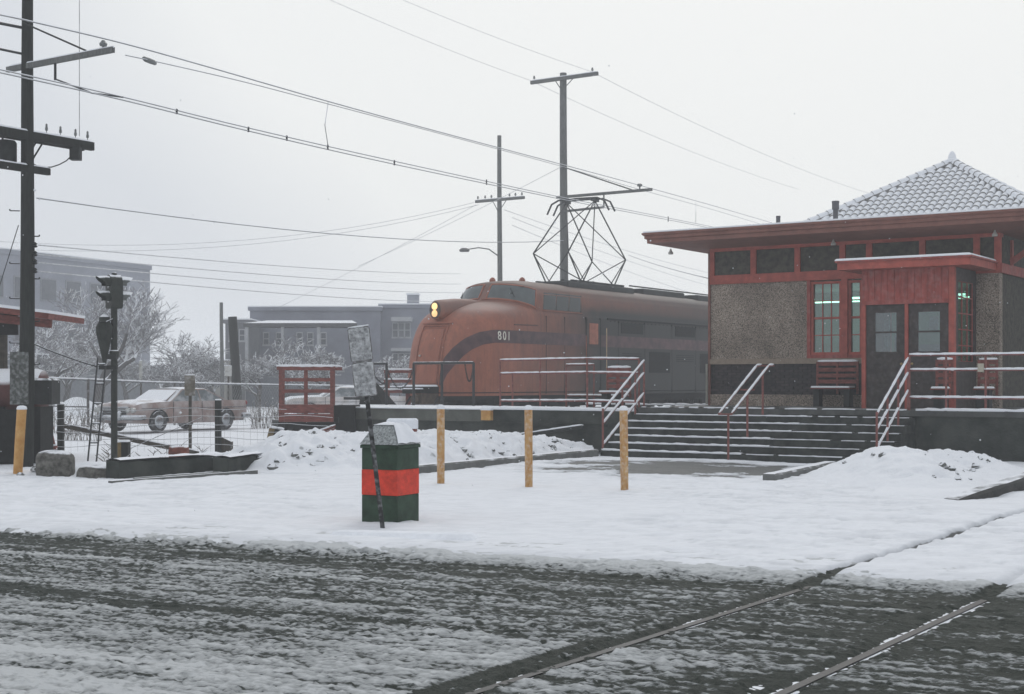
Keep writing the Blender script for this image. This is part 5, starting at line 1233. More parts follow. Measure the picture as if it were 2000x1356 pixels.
# ------------------------------------------------------------------ left side: hut, tank, step ladder, block
YH = 29.5
t = Thing('trackside_hut', 'dark open hut with a snowy red roof edge at the far left', 'hut', ((0-1000)/F*YH-.6, YH, 0))
xr = (130-1000)/F*YH; zr0, zr1 = zat(640, YH), zat(622, YH)
q = MB(); q.beam(at(-160, 586, YH+.4), at(131, 617, YH+.4)-Vector((0, 0, .06)), 2.4, .13); t.part('roof', q, wood_red)
q = MB(); q.beam(at(-160, 579, YH+.4), at(132, 611, YH+.4)-Vector((0, 0, .04)), 2.44, .06); t.part('snow_layer', q, snow_m)
q = MB(); q.beam(at(-160, 606, YH-.3), at(100, 633, YH-.3), .12, .17); t.part('beam', q, wood_red)
q = MB(); snow_bead(q, at(60, 622, YH-.3), at(99, 625, YH-.3), .05, .02); t.part('snow_cap', q, snow_m, smooth=True)
xw = (40-1000)/F*YH; q = MB(); q.box((-160-1000)/F*YH, xw, YH-.2, YH-.12, zat(655, YH), zat(612, YH)); t.part('fascia_board', q, under)
for px in (2,): x_ = (px-1000)/F*YH; q = MB(); q.box(x_-.10, x_+.10, YH-.1, YH+.1, 0, 2.75); t.part('post', q, wood_old)
q = MB(); x_ = (-150-1000)/F*YH; q.box(x_-.10, x_+.10, YH-.1, YH+1.6, 0, 2.85); t.part('post', q, wood_old)
Yt = 28.6; t = Thing('storage_tank', 'snow-topped red-brown horizontal tank behind the big pole', 'tank', (-10.4, Yt, 0))
tank_m = M('tank_red', (.085, .025, .022), .6, .35, 3, .2, 20, snow=2, thr=.30, snoise=.1)
cz = zat(765, Yt); r_ = .46; x1 = (92-1000)/F*Yt
q = MB(); q.lathe((0, Yt, cz), [(.05, -12.2), (r_, -12.1), (r_, x1-.2), (r_*.93, x1-.07), (r_*.6, x1), (.05, x1+.02)], 24, 'x'); t.part('shell', q, tank_m, smooth=40)
for px in (10, 80): x_ = (px-1000)/F*Yt; q = MB(); q.box(x_-.12, x_+.12, Yt-.4, Yt+.4, 0, cz-.3); t.part('cradle', q, under)
q = MB(); q.bbox((62-1000)/F*27.6, (106-1000)/F*27.6, 27.4, 28.0, zat(790, 27.6), zat(739, 27.6), .04); t.part('motor_box', q, dark_iron_s)
q = MB(); q.box((-60-1000)/F*28, (58-1000)/F*28, 27.75, 27.85, .05, zat(800, 28)); t.part('shade_board', q, under)  # dark sheet standing in for the shadows and post under the tank
# A-frame step ladder
t = Thing('step_ladder', 'small brown step ladder with snowy rungs beside the big pole', 'ladder', tuple(gnd(92, 888)))
Yl = 31.0
for a, b_ in (((65, 800), (79, 888)), ((88, 797), (110, 872)), ((75, 822), (75, 875)), ((62, 812), (97, 805))):
    q = MB(); A = at(*a, Yl); B = at(*b_, Yl)
    if b_[1] > 870: B.z = 0.02
    q.beam(A, B, .06, .07); t.part('rail', q, wood_red)
for a, b_ in (((66, 806), (92, 802)), ((70, 842), (103, 836)), ((80, 880), (110, 873))):
    q = MB(); q.beam(at(*a, Yl-.1), at(*b_, Yl-.1), .16, .05); r2 = t.part('step', q, wood_red)
    q = MB(); snow_bead(q, at(*a, Yl-.1)+Vector((0, 0, .03)), at(*b_, Yl-.1)+Vector((0, 0, .03)), .04, .015); t.part('snow_cap', q, snow_m, parent=r2, smooth=True)
def boulder(name, label, c, sx, sy, sz, m, cat, seed=0, n=14):
    q = MB()
    def f(i, j):
        a = i*2*math.pi; b2 = -math.pi/2+j*math.pi; k = .92+.22*float(fbm(np.array([math.cos(a)*1.5+seed+j*2]), np.array([math.sin(a)*1.5+j*2.]), 3, seed)[0])
        x, y, z = math.cos(a)*math.cos(b2), math.sin(a)*math.cos(b2), math.sin(b2)
        g_ = lambda t_: math.copysign(abs(t_)**.55, t_); return (c[0]+sx*k*g_(x), c[1]+sy*k*g_(y), c[2]+sz*k*g_(z))
    q.grid(f, n*2+1, n); return solo(name, q, m, label, cat, base=c, smooth=40, fix=True)
stone_m = M('rough_stone', (.075, .072, .062), .9, .4, 9, 1., 22, snow=4, thr=.7, col2=(.17, .165, .15))
g_ = gnd(100, 934); boulder('stone_block', 'rough broken stone block between the big pole and the signal ladder', (g_.x, g_.y+.25, .18), .31, .26, .27, stone_m, 'stone', 3)
g_ = gnd(180, 936); boulder('stone_block', 'low snow-covered rock under the signal ladder', (g_.x, g_.y+.2, .05), .30, .2, .17, stone_m, 'stone', 5)
# ------------------------------------------------------------------ signals
Yg = 26.8; xg = (223-1000)/F*Yg
sig = M('signal_black', (.018, .022, .018), .55, .4, 12, .25, 40, snow=9, thr=.62)
t = Thing('signal_mast', 'black two-lamp railway signal on a mast with a ladder', 'signal', (xg, Yg, 0))
q = MB(); q.tube([(xg, Yg, 0), (xg, Yg, zat(600, Yg))], .062, 12); q.lathe((xg, Yg, 0), [(.13, 0), (.13, .05), (.09, .12), (.065, .2)], 12); q.lathe((xg, Yg, 2.12), [(.06, 0), (.09, .01), (.09, .12), (.06, .14)], 12); t.part('mast', q, sig, smooth=40)
R = Matrix.Rotation(math.radians(35), 3, 'Z')                  # lamps face right, away from the tracks' far end
zb0, zb1 = zat(603, Yg), zat(540, Yg); hw_ = .17
hd = []
for k in range(12):
    a = math.pi*k/11; hd.append((-hw_*math.cos(a)*1., zb1-.17+.20*math.sin(a)))
prof = [(-hw_, zb0+.04), (-hw_+.04, zb0), (hw_-.04, zb0), (hw_, zb0+.04)]+hd[::-1]
def loc(x, y, z): p = R @ Vector((x, y, 0)); return (xg+p.x, Yg+p.y, z)
q = MB(); n_ = len(prof); q.add([loc(-.11, x, z) for x, z in prof]+[loc(.11, x, z) for x, z in prof], [tuple(range(n_-1, -1, -1)), tuple(range(n_, 2*n_))]+[(i, (i+1) % n_, n_+(i+1) % n_, n_+i) for i in range(n_)])
hh = t.part('signal_head', q, sig, smooth=35, fix=True)
hood_m = M('signal_hood', (.10, .11, .105), .6, .3, 12, .2, 40, snow=9, thr=.35)
for z in (zb1-.13, zb0+.20):
    for sg in (1, -1):
        q = MB(); m1_, m2_ = 12, 3; vs = []
        for j, (xx, rr) in enumerate(((.11, .135), (.20, .135), (.34, .12))):
            for k in range(m1_):
                a = -math.pi*.12+math.pi*1.24*k/(m1_-1); xe = xx if j < 2 else .2+.15*max(0, math.sin(a))**.7; vs.append(loc(sg*xe, rr*math.cos(a), z+rr*math.sin(a)))
        q.add(vs, [(j*m1_+k, j*m1_+k+1, (j+1)*m1_+k+1, (j+1)*m1_+k) for j in range(2) for k in range(m1_-1)]); t.part('visor', q, hood_m if sg > 0 else sig, parent=hh, smooth=True)
        q = MB(); c_ = loc(sg*.112, 0, z); vs = [c_]+[loc(sg*.115, .10*math.cos(a), z+.10*math.sin(a)) for a in [2*math.pi*k/14 for k in range(14)]]; q.add(vs, [(0, 1+k, 1+(k+1) % 14) for k in range(14)]); t.part('lens', q, M('dark_lens', (.02, .03, .03), .1, spec=.8, bump=0), parent=hh)
q = MB(); q.lathe((xg, Yg, zb1), [(.05, -.02), (.05, .06), (.02, .08)], 10); t.part('cap', q, sig, parent=hh)
# relay case hanging on the mast
xc = (204-1000)/F*(Yg-.1); q = MB(); q.lathe((xc, Yg-.1, 0), [(.03, zat(712, Yg)), (.05, zat(700, Yg)), (.13, zat(662, Yg)), (.155, zat(652, Yg)), (.16, zat(640, Yg)), (.10, zat(628, Yg)), (.10, zat(620, Yg)), (.02, zat(613, Yg))], 14); t.part('lamp_case', q, sig, smooth=35)
q = MB()
for dx in (-.06, .07): q.tube([(xc+dx, Yg-.24, zat(665, Yg)), (xc+dx, Yg-.24, zat(630, Yg))], .012, 5)
q.tube([(xc-.06, Yg-.24, zat(630, Yg)), (xc+.07, Yg-.24, zat(630, Yg)), (xg, Yg, zat(622, Yg))], .014, 5); t.part('bracket', q, dark_iron_s)
q = MB(); q.box(xc-.10, xg+.09, Yg-.13, Yg-.07, zat(722, Yg), zat(714, Yg)); q.box(xc-.02, xg+.07, Yg-.12, Yg+.0, zat(702, Yg), zat(692, Yg)); t.part('platform_arm', q, dark_iron_s)
ld = [((191, 700), (169, 936)), ((206, 715), (186, 940))]
la = [(at(*a, Yg-.15), at(*b_, 25.7)) for a, b_ in ld]
for a, b_ in la: b_.z = 0; q = MB(); q.beam(a, b_, .022, .045); t.part('ladder_rail', q, black_pipe)
for f in (.02, .2, .38, .56, .73, .93):
    a = la[0][0].lerp(la[0][1], f); b_ = la[1][0].lerp(la[1][1], f); a.z = b_.z = (a.z+b_.z)/2
    q = MB(); q.tube([a, b_], .013, 5); r2 = t.part('ladder_rung', q, black_pipe); q = MB(); snow_bead(q, a, b_, .015, .014, 4); t.part('snow_cap', q, snow_m, parent=r2)
# ------------------------------------------------------------------ woven wire fence and its posts
YF = 32.8
fence_m = M('fence_wire', (.13, .13, .13), .6, .2, 10, 0, 5, snow=4, thr=.5)
t = Thing('wire_fence', 'low woven wire fence with dark timber posts in front of the parked car', 'fence', ((270-1000)/F*YF, YF, 0))
for px, y0, ww in ((117, 790, .13), (425, 782, .13)):
    x_ = (px-1000)/F*YF; q = MB(); q.box(x_-ww/2, x_+ww/2, YF, YF+ww, -.03, zat(y0, YF)); p = t.part('post', q, creosote); q = MB(); q.bbox(x_-ww/2, x_+ww/2, YF, YF+ww, zat(y0, YF), zat(y0, YF)+.03, .012); t.part('snow_cap', q, snow_m, parent=p)
q = MB(); q.beam(at(125, 832, YF+.1), at(388, 886, YF+.1), .09, .10); p = t.part('brace', q, wood_old); q = MB(); snow_bead(q, at(128, 830, YF+.1), at(380, 881, YF+.1), .045, .0); t.part('snow_cap', q, snow_m, parent=p, smooth=True)
random.seed(12)
for k, (z, x0, x1) in enumerate(((1.02, -40, 560), (.84, -40, 650), (.66, -40, 650), (.50, -40, 560), (.34, -40, 560), (.19, -40, 560))):
    q = MB(); pts = []
    for i in range(25): px = x0+(x1-x0)*i/24; pts.append(((px-1000)/F*YF, YF-.02, z+.022*math.sin(i*.9+k)+random.uniform(-.012, .012)-.02*math.sin(i/24*math.pi*2)))
    q.tube(pts, .0065, 4); t.part('wire', q, fence_m)
q = MB()
for i in range(46): x_ = (-30+13*i-1000)/F*YF; q.tube([(x_, YF-.02, .05), (x_+random.uniform(-.03, .03), YF-.02, .95)], .002, 3)
t.part('vertical_wires', q, fence_m, kind='stuff')
q = MB(); q.tube([at(250, 878, YF), at(395, 815, YF)], .008, 4); t.part('stay_wire', q, fence_m)
t = Thing('timber_stub', 'short two-tone timber stub behind the signal mast', 'post', tuple(gnd(238, 905)))
g_ = gnd(232, 905); q = MB(); q.box(g_.x-.05, g_.x+.04, g_.y, g_.y+.2, 0, .42); t.part('plank', q, M('tan_wood', (.18, .13, .06), .85, .3, 8)); q = MB(); q.box(g_.x+.042, g_.x+.18, g_.y+.02, g_.y+.22, 0, .43); t.part('plank', q, creosote)
q = MB(); q.bbox(g_.x-.05, g_.x+.18, g_.y, g_.y+.22, .431, .47, .015); t.part('snow_cap', q, snow_m)
t = Thing('timber_stub', 'dark stub of timber against the fence post by the rear car wheel', 'post', tuple(gnd(438, 886)))
g_ = gnd(440, 886); q = MB(); q.add([(g_.x-.2, g_.y, 0), (g_.x+.14, g_.y, 0), (g_.x+.14, g_.y+.2, 0), (g_.x-.2, g_.y+.2, 0), (g_.x-.17, g_.y, .42), (g_.x+.14, g_.y, .27), (g_.x+.14, g_.y+.2, .27), (g_.x-.17, g_.y+.2, .42)], [(3, 2, 1, 0), (4, 5, 6, 7), (0, 1, 5, 4), (1, 2, 6, 5), (2, 3, 7, 6), (3, 0, 4, 7)]); t.part('block', q, wood_old)
t = Thing('leaning_planks', 'pair of dark planks with a yellow edge leaning beside the red stairs', 'planks', tuple(gnd(535, 882)))
for k, (a, b_, m) in enumerate((((522, 882), (533, 838), M('tan_wood', (.18, .13, .06))), ((531, 882), (545, 840), creosote))):
    A = at(*a, 33.9); B = at(*b_, 33.9); A.z = 0; q = MB(); q.beam(A, B, .10 if k == 0 else .2, .16); t.part('plank', q, m)
    q = MB(); snow_bead(q, B+Vector((-.08, 0, .05)), B+Vector((.12, 0, .02)), .04, 0); t.part('snow_cap', q, snow_m, smooth=True)
# ------------------------------------------------------------------ low concrete wall segments and lying timber
def wseg(label, pa, pb, h, th=.3, dz=0):
    A = gnd(*pa); B = gnd(*pb); d = (B-A).normalized(); n_ = Vector((-d.y, d.x, 0)); q = MB(); k = 12; vs = []
    for i in range(k):
        p = A.lerp(B, i/(k-1)); hh_ = h+random.uniform(-.03, .02); 
        for o, z in ((0, -.05), (.0, hh_-.02), (.03, hh_), (th, hh_+.02), (th, -.05)): vs.append((p.x+n_.x*o, p.y+n_.y*o, z))
    q.add(vs, [(5*i+j, 5*i+5+j, 5*i+6+j, 5*i+1+j) for i in range(k-1) for j in range(4)]+[(0, 1, 2, 3, 4), tuple(range(5*k-1, 5*k-6, -1))])
    t = Thing('concrete_slab', label, 'concrete slab', tuple(A)); t.part('slab', q, concrete_d, smooth=30, fix=True)
    q = MB(); 
    def f(i, j): p = A.lerp(B, i); o = -.03+(th+.1)*j; return (p.x+n_.x*o, p.y+n_.y*o, h+.012+.05*math.sin(math.pi*min(1, j+.15))*(.6+.8*float(vn(np.array([i*9.]), np.array([j*3.]), 5)[0])))
    q.grid(f, 26, 6); t.part('snow_layer', q, snow_m, smooth=True, fix=True)
wseg('long dark concrete slab right of the signal mast with snow along its top', (232, 938), (432, 922), .31)
wseg('second dark concrete slab beside the rubble pile', (446, 928), (545, 914), .29)
q = MB()
def rl_(p0, p1, h, w_): A = gnd(*p0); B = gnd(*p1); A.z = B.z = h/2; q.beam(A, B, w_, h)
rl_((215, 948), (500, 926), .07, .09); solo('lying_timber', q, kerb_snow, 'long thin timber lying in the snow in front of the concrete slabs', 'timber', base=tuple(gnd(350, 938)))
q = MB(); rl_((262, 940), (470, 925), .06, .06); solo('lying_timber', q, kerb_snow, 'shorter timber lying just behind the long one', 'timber', base=tuple(gnd(360, 932)))
g_ = gnd(350, 905); q = MB(); q.lathe((g_.x, g_.y, .22), [(.10, -.2), (.13, -.19), (.13, .1), (.115, .12), (.115, .18), (.02, .2)], 14, 'x'); t = Thing('rusty_drum', 'small rusty drum lying on the end of the slab below the wooden board', 'drum', tuple(g_)); t.part('shell', q, M('rusty_red', (.16, .05, .035), .8, .4, 8, .3, 30, snow=6, thr=.8), smooth=40)
# ------------------------------------------------------------------ red timber loading stairs
YS = 36.8; px2x = lambda px, Y=YS: (px-1000)/F*Y
t = Thing('timber_landing', 'red timber loading landing with snowy handrails left of the platform wall', 'landing', (px2x(598), YS, 0))
zt0, zt1, zb_, zb2 = zat(716, YS), zat(768, YS), zat(822, YS), zat(838, YS)
for px, dy in ((548, 0), (597, 0), (648, 0), (536, 1.3), (638, 1.3)):
    q = MB(); x_ = px2x(px); q.box(x_-.045, x_+.045, YS+dy, YS+dy+.09, 0 if px != 597 else .5, zt0); t.part('post', q, wood_red)
for dy in (-.04, 1.42):
    q = MB(); q.box(px2x(541), px2x(655), YS+dy, YS+dy+.05, zt0-.09, zt0); p = t.part('handrail', q, wood_red)
    q = MB(); snow_bead(q, (px2x(540), YS+dy+.02, zt0), (px2x(656), YS+dy+.02, zt0), .04, .02); t.part('snow_cap', q, snow_m, parent=p, smooth=True)
    for z in ((zat(742, YS), zat(764, YS)) if dy < 0 else ()):
        q = MB(); q.box(px2x(550), px2x(653), YS+dy+.0, YS+dy+.04, z-.045, z+.045); p = t.part('rail_board', q, wood_red)
for k in range(2):
    z0 = zat(800-k*0, YS) if k else zat(823, YS); z1 = zat(792, YS)+.0 if not k else zat(769, YS)
    z0, z1 = ((zat(824, YS), zat(808, YS)-.01), (zat(807, YS), zat(790, YS)))[k]
    q = MB(); q.box(px2x(545), px2x(651), YS-.06, YS-.02, z0, z1); t.part('side_board', q, red_paint if 0 else wood_red)
q = MB(); q.box(px2x(543), px2x(653), YS-.02, YS+1.5, zb2, zat(824, YS)-.01); t.part('deck', q, under)
for px in (553, 575, 648): q = MB(); x_ = px2x(px); q.box(x_-.08, x_+.08, YS+.2, YS+.36, 0, zb2); t.part('leg', q, creosote)
for i, (a, b_) in enumerate((((548, 872), (655, 832)), ((548, 882), (655, 842)))):
    A = at(*a, YS-1.0); B = at(*b_, YS-.3); q = MB(); q.beam(A, B, .06, .16 if i else .05); p = t.part('stringer', q, wood_red); 
    if i == 0: q = MB(); snow_bead(q, A+Vector((0, 0, .03)), B+Vector((0, 0, .03)), .03, 0); t.part('snow_cap', q, snow_m, parent=p, smooth=True)
q = MB(); q.beam(at(610, 845, YS-.2), at(640, 880, YS-.2), .1, .14); t.part('brace', q, wood_old)
q = MB(); q.box(px2x(652, 37.4), px2x(694, 37.4), 37.3, 38.6, 0, zat(792, 37.4)); q.box(px2x(650, 37.2), px2x(663, 37.2), 37.0, 37.1, zat(826, 37.2), zat(816, 37.2))
solo('crib_wall', q, under, kind=None, label='black timber crib wall between the red landing and the platform wall', cat='wall', base=(px2x(672), 37.4, 0))
# red wooden railing beyond the black guard rails
t = Thing('timber_railing', 'faded red timber railing behind the hanging chains left of the locomotive', 'railing', tuple(at(775, 790, 46)))
Yr = 46
for px, y0 in ((756, 723), (797, 760)): x_ = px2x(px, Yr); q = MB(); q.box(x_-.08, x_+.08, Yr, Yr+.12, .3, zat(y0, Yr)); t.part('post', q, wood_red)
for y in (724, 743, 763): q = MB(); q.box(px2x(750, Yr), px2x(805, Yr), Yr-.05, Yr, zat(y, Yr)-.08, zat(y, Yr)+.04); p = t.part('rail', q, wood_red); q = MB(); snow_bead(q, (px2x(750, Yr), Yr-.03, zat(y, Yr)+.04), (px2x(805, Yr), Yr-.03, zat(y, Yr)+.04), .04, .0); t.part('snow_cap', q, snow_m, parent=p, smooth=True)
# ------------------------------------------------------------------ pipe-topped yard fence
t = Thing('yard_fence', 'long yard fence with a snowy pipe top rail running behind the parked car', 'fence', tuple(at(172, 842, 48)))
fp = [(-30, 733, 44), (62, 738, 46), (172, 742, 48), (300, 747.5, 52), (480, 751.5, 57), (655, 754, 62), (800, 757, 67)]
P3 = [at(*p) for p in fp]; q = MB(); q.tube(P3, .032, 8); p = t.part('top_rail', q, M('galvanised', (.12, .13, .135), .5, .2, 20), smooth=True)
q = MB()
for a, b_ in zip(P3, P3[1:]): snow_bead(q, a, b_, .04, .025)
t.part('snow_cap', q, snow_m, parent=p, smooth=True)
for px in (172, 338, 505, 660, 780):
    i = max(k for k in range(len(fp)) if fp[k][0] <= px); f = (px-fp[i][0])/(fp[min(i+1, 6)][0]-fp[i][0]+1e-6); a = P3[i].lerp(P3[min(i+1, 6)], f); q = MB(); q.tube([(a.x, a.y, -.05), tuple(a)], .045, 8); t.part('post', q, M('fence_post_rust', (.07, .06, .055), .7, .3, 20, dust=.3), smooth=40)
q = MB(); q.tube([at(92, 793, 47), at(172, 795, 48)], .028, 6); t.part('lower_rail', q, fence_m, smooth=True)
q = MB()
for i in range(len(P3)-1):
    a, b_ = P3[i], P3[i+1]; L_ = (b_-a).length; n_ = int(L_/.16)
    for k in range(n_):
        x0 = a.lerp(b_, k/n_); x1 = a.lerp(b_, min(1, (k+7)/n_)); 
        q.beam((x0.x, x0.y, .02), (x1.x, x1.y, x1.z), .004, .004); q.beam((x0.x, x0.y, x0.z), (x1.x, x1.y, .02), .004, .004)
t.part('chain_link_mesh', q, M('mesh_grey', (.3, .31, .32)), kind='stuff')

# ------------------------------------------------------------------ cars
def car(name, label, loc_, rz, body_m, snowy=False):
    t = Thing(name, label, 'car', (0, 0, 0)); Lc, Wd = 5.35, 1.98; hl = Lc/2
    # x forward; stations from nose to tail: x, half width at belt, hood/deck height, lower edge
    stn = [(2.64, .80, .78, .45), (2.55, .90, .90, .34), (2.3, .95, .97, .30), (1.6, .985, 1.01, .28), (.9, .99, 1.03, .28), (0, .99, 1.03, .28), (-.9, .99, 1.03, .28), (-1.5, .985, 1.03, .28), (-2.2, .96, 1.0, .32), (-2.55, .93, .97, .38), (-2.70, .84, .90, .48)]
    q = MB(); prof = []
    for x, w_, h, lo_ in stn:
        fin = max(0, (-x-1.2)/1.5)*.07; hood = .04 if x > 0 else 0
        r = [(-w_*.93, lo_), (-w_, lo_+.12), (-w_*1.0, .62), (-w_*.985, h-.14), (-w_*.95, h-.02+fin), (-w_*.82, h-.03+fin*.2), (-w_*.5, h+.01+hood), (0, h+.02+hood*.6)]
        prof.append([(x, y, z) for y, z in r]+[(x, -y, z) for y, z in r[-2::-1]])
    n_ = len(prof[0]); vs = [p for r in prof for p in r]
    q.add(vs, [(i*n_+j, i*n_+j+1, (i+1)*n_+j+1, (i+1)*n_+j) for i in range(len(prof)-1) for j in range(n_-1)]+[tuple(range(n_-1, -1, -1)), tuple(range((len(prof)-1)*n_, len(prof)*n_))])
    q.f += [((i+1)*n_, (i+1)*n_+n_-1, i*n_+n_-1, i*n_) for i in range(len(prof)-1)]
    bd = t.part('body', q, body_m, smooth=42, fix=True)
    # greenhouse
    def ring(x0, x1, w_, z, kf=.12): return [(x0, -w_+kf, z), (x0-.10, -w_, z), (x1+.12, -w_, z), (x1, -w_+kf, z), (x1, w_-kf, z), (x1+.12, w_, z), (x0-.10, w_, z), (x0, w_-kf, z)]
    r0, r1, r2_, r3 = ring(1.05, -1.8, .86, 1.0), ring(.42, -.92, .72, 1.38, .16), ring(.38, -.88, .71, 1.415, .18), ring(.15, -.65, .5, 1.445, .2)
    q = MB(); q.add(r0+r1, [(i, (i+1) % 8, 8+(i+1) % 8, 8+i) for i in range(8)]); t.part('windows', q, M('car_glass', (.10, .12, .13), .15, .2, 3, 0, 5, spec=.6, dust=.5, snow=2.5, thr=.42), smooth=30)
    q = MB(); q.add(r1+r2_+r3, [(i, (i+1) % 8, 8+(i+1) % 8, 8+i) for i in range(8)]+[(8+i, 8+(i+1) % 8, 16+(i+1) % 8, 16+i) for i in range(8)]+[tuple(range(16, 24))]); t.part('roof', q, body_m, smooth=40)
    for a, b_ in list(zip(r0, r1))+[((-.42, sg*.865, 1.0), (-.40, sg*.725, 1.38)) for sg in (-1, 1)]:
        q = MB(); q.beam(a, b_, .035, .035); t.part('pillar', q, body_m)
    q = MB(); q.grid(lambda i, j: (-.9+1.3*i, (-.70+1.40*j), 1.42+.055*math.sin(math.pi*max(.08, min(.92, i)))*math.sin(math.pi*max(.1, min(.9, j)))-.04*(abs(j-.5) > .49)), 12, 10); t.part('roof_snow', q, snow_m, smooth=True)
    q = MB(); q.grid(lambda i, j: (1.05-.60*i+.03, (-.74+.09*i+(1.48-.18*i)*j), 1.03+.345*i+.012), 6, 8); t.part('windscreen_snow', q, snow_m, smooth=True)
    chrome = M('chrome', (.42, .44, .46), .25, .1, 10, 0, 5, metal=.9, snow=4, thr=.35)
    for xf, sg in ((2.66, 1), (-2.74, -1)):
        q = MB(); pts = [(xf-sg*.42, -1.0, .50), (xf-sg*.1, -.98, .50), (xf+sg*.06, -.6, .50), (xf+sg*.09, 0, .49), (xf+sg*.06, .6, .50), (xf-sg*.1, .98, .50), (xf-sg*.42, 1.0, .50)]; q.tube(pts, .085, 8); b2 = t.part('bumper', q, chrome, smooth=True)
        for y in (-.42, .42): q = MB(); q.lathe((xf+sg*.13, y, .52), [(.05, -.12), (.09, 0), (.08, .12), (.03, .2)], 8); t.part('bumper_guard', q, chrome, parent=b2, smooth=True)
    q = MB(); q.box(2.60, 2.665, -.58, .58, .56, .80); g2_ = t.part('grille', q, M('grille_dark', (.03, .03, .03), .5))
    q = MB()
    for z in (.60, .66, .72, .78): q.box(2.665, 2.68, -.6, .6, z-.008, z+.008)
    q.box(2.6, 2.69, -.72, .72, .815, .85); t.part('grille_bars', q, chrome, parent=g2_)
    for y in (-.85, -.67, .67, .85):
        q = MB(); q.lathe((2.60 if abs(y) > .7 else 2.64, y, .74), [(.085, -.05), (.09, .04), (.07, .045), (.02, .06)], 12, 'x'); t.part('headlight', q, M('lamp_glass', (.45, .46, .45), .2, metal=.3), smooth=40)
    for sg in (-1, 1):
        q = MB(); q.box(-2.5, 2.35, sg*.985-.012, sg*.985+.012, .78, .80); t.part('chrome_strip', q, chrome)
        q = MB(); q.box(-.36, -.345, sg*.992-.006, sg*.992+.006, .34, 1.0); q.box(.96, .975, sg*.992-.006, sg*.992+.006, .34, 1.0); t.part('door_seam', q, under)
        for x in (1.62, -1.5):
            q = MB(); vs = [(x, sg*.996, .36)]; m_ = 16
            for k in range(m_+1): a = math.pi*k/m_; vs.append((x+.44*math.cos(a), sg*.997, .34+.42*math.sin(a)))
            q.add(vs, [(0, k+1, k+2) for k in range(m_)]); t.part('wheel_arch', q, under, fix=False)
            q = MB(); q.lathe((x, sg*.93, .36), [(.16, -.10), (.34, -.09), (.36, -.05), (.36, .05), (.34, .085), (.23, .10), (.22, .08)], 22, 'y'); wl = t.part('wheel', q, M('tyre', (.02, .02, .02), .85, dust=.25), smooth=35)
            q = MB(); q.lathe((x, sg*.99, .36), [(.22, -.02), (.21, .03), (.12, .05), (.02, .055)] if sg > 0 else [(.22, .02), (.21, -.03), (.12, -.05), (.02, -.055)], 18, 'y'); t.part('hubcap', q, chrome, parent=wl, smooth=True)
        q = MB(); q.lathe((-2.72, sg*.78, .92), [(.07, .05), (.08, 0), (.03, -.05)], 10, 'x'); t.part('tail_light', q, M('tail_red', (.3, .02, .02), .3), smooth=True)
    t.e.location = loc_; t.e.rotation_euler = (0, 0, rz); return t
car_m = M('dusty_rose_car', (.27, .20, .18), .45, .12, 3, .05, 20, snow=2.5, thr=.80, dust=.45, snoise=.3)
hd_ = math.radians(180+58)
c1_ = car('parked_car', 'dusty pink finned 1950s sedan with snow on roof and windscreen parked behind the wire fence', (-11.5, 48.3, 0), hd_, car_m)
car_w = M('snowed_in_car', (.5, .46, .44), .6, .2, 3, .1, 20, snow=1.5, thr=.25, dust=.9, snoise=.1)
c2_ = car('parked_car', 'second car buried white under snow behind the red timber landing', (-7.3, 62, 0), math.radians(195), car_w)

# ------------------------------------------------------------------ trees and brush
def tree_mesh(q, qt, rnd, base, h, r, spread=.55, depth=5, twig=1.0, lean=0.):
    def br(p, d, L_, r_, dep, kx):
        n_ = 4 if dep > 2 else 3; pts = [p]; rs = [r_]
        for i in range(n_):
            d = (d+Vector((rnd.gauss(0, .13), rnd.gauss(0, .13), rnd.gauss(.02, .10)))).normalized(); p = p+d*L_/n_; pts.append(p); rs.append(max(r_*(1-.42*(i+1)/n_), .016))
        (q if dep >= depth-1 else qt).tube(pts, rs, 6 if dep >= depth-1 else 3, False)
        if dep <= 0: return
        nk = kx if dep > 1 else kx+1
        for k in range(nk):
            f = rnd.uniform(.35, 1.) if k else 1.; i = min(n_, max(1, int(f*n_+.5))); a = rnd.uniform(0, 2*math.pi)
            o = Vector((math.cos(a), math.sin(a), rnd.uniform(-.25, .5))); nd_ = (d*(1-spread)+o*spread*rnd.uniform(.8, 1.3)).normalized()
            br(pts[i], nd_, L_*rnd.uniform(.58, .82), rs[i]*rnd.uniform(.55, .75), dep-1, kx)
    br(Vector(base), Vector((lean, 0, 1)), h*.30, r, depth, 4 if twig >= 1 else 3)
bark = M('dark_bark_frosted', (.05, .045, .045), .9, .3, 6, .4, 20, snow=3, thr=.45, snoise=.5)
twig_m = M('frosted_twigs', (.16, .155, .165), .9, .2, 6, 0, 20, snow=1.5, thr=.05, snoise=.5)
def tree(label, px, Y, h, r, seed, group=None, spread=.55, depth=5, lean=0.):
    rnd = random.Random(seed); b0 = ((px-1000)/F*Y, Y, -.05); t = Thing('bare_tree', label, 'tree', b0, group=group); q, qt = MB(), MB()
    tree_mesh(q, qt, rnd, b0, h, r, spread, depth, 1., lean); t.part('trunk', q, bark, smooth=True); t.part('branches', qt, twig_m); return t
tree('big bare frosted tree in front of the grey block behind the signal', 190, 76, 10.2, .34, 3, depth=5, spread=.5)
tree('bare frosted tree at the far left partly behind the big pole', 92, 80, 7.5, .26, 8)
tree('bare frosted tree just right of the grey block corner', 318, 84, 6.3, .24, 4)
tree('low spreading frosted tree above the parked car roof', 392, 88, 6.0, .24, 15)
tree('frosted tree in front of the left end of the brick row', 560, 82, 5.8, .22, 6)
tree('frosted tree with arching boughs behind the red landing', 648, 78, 5.6, .22, 7, spread=.62)
tree('short frosted tree left of the brick row', 505, 90, 5.0, .2, 9)
tree('bare dark tree rising behind the locomotive nose', 862, 105, 9.6, .28, 10, spread=.55)
tree('distant frosted tree left of the leaning tarred post', 250, 98, 6.0, .2, 12)
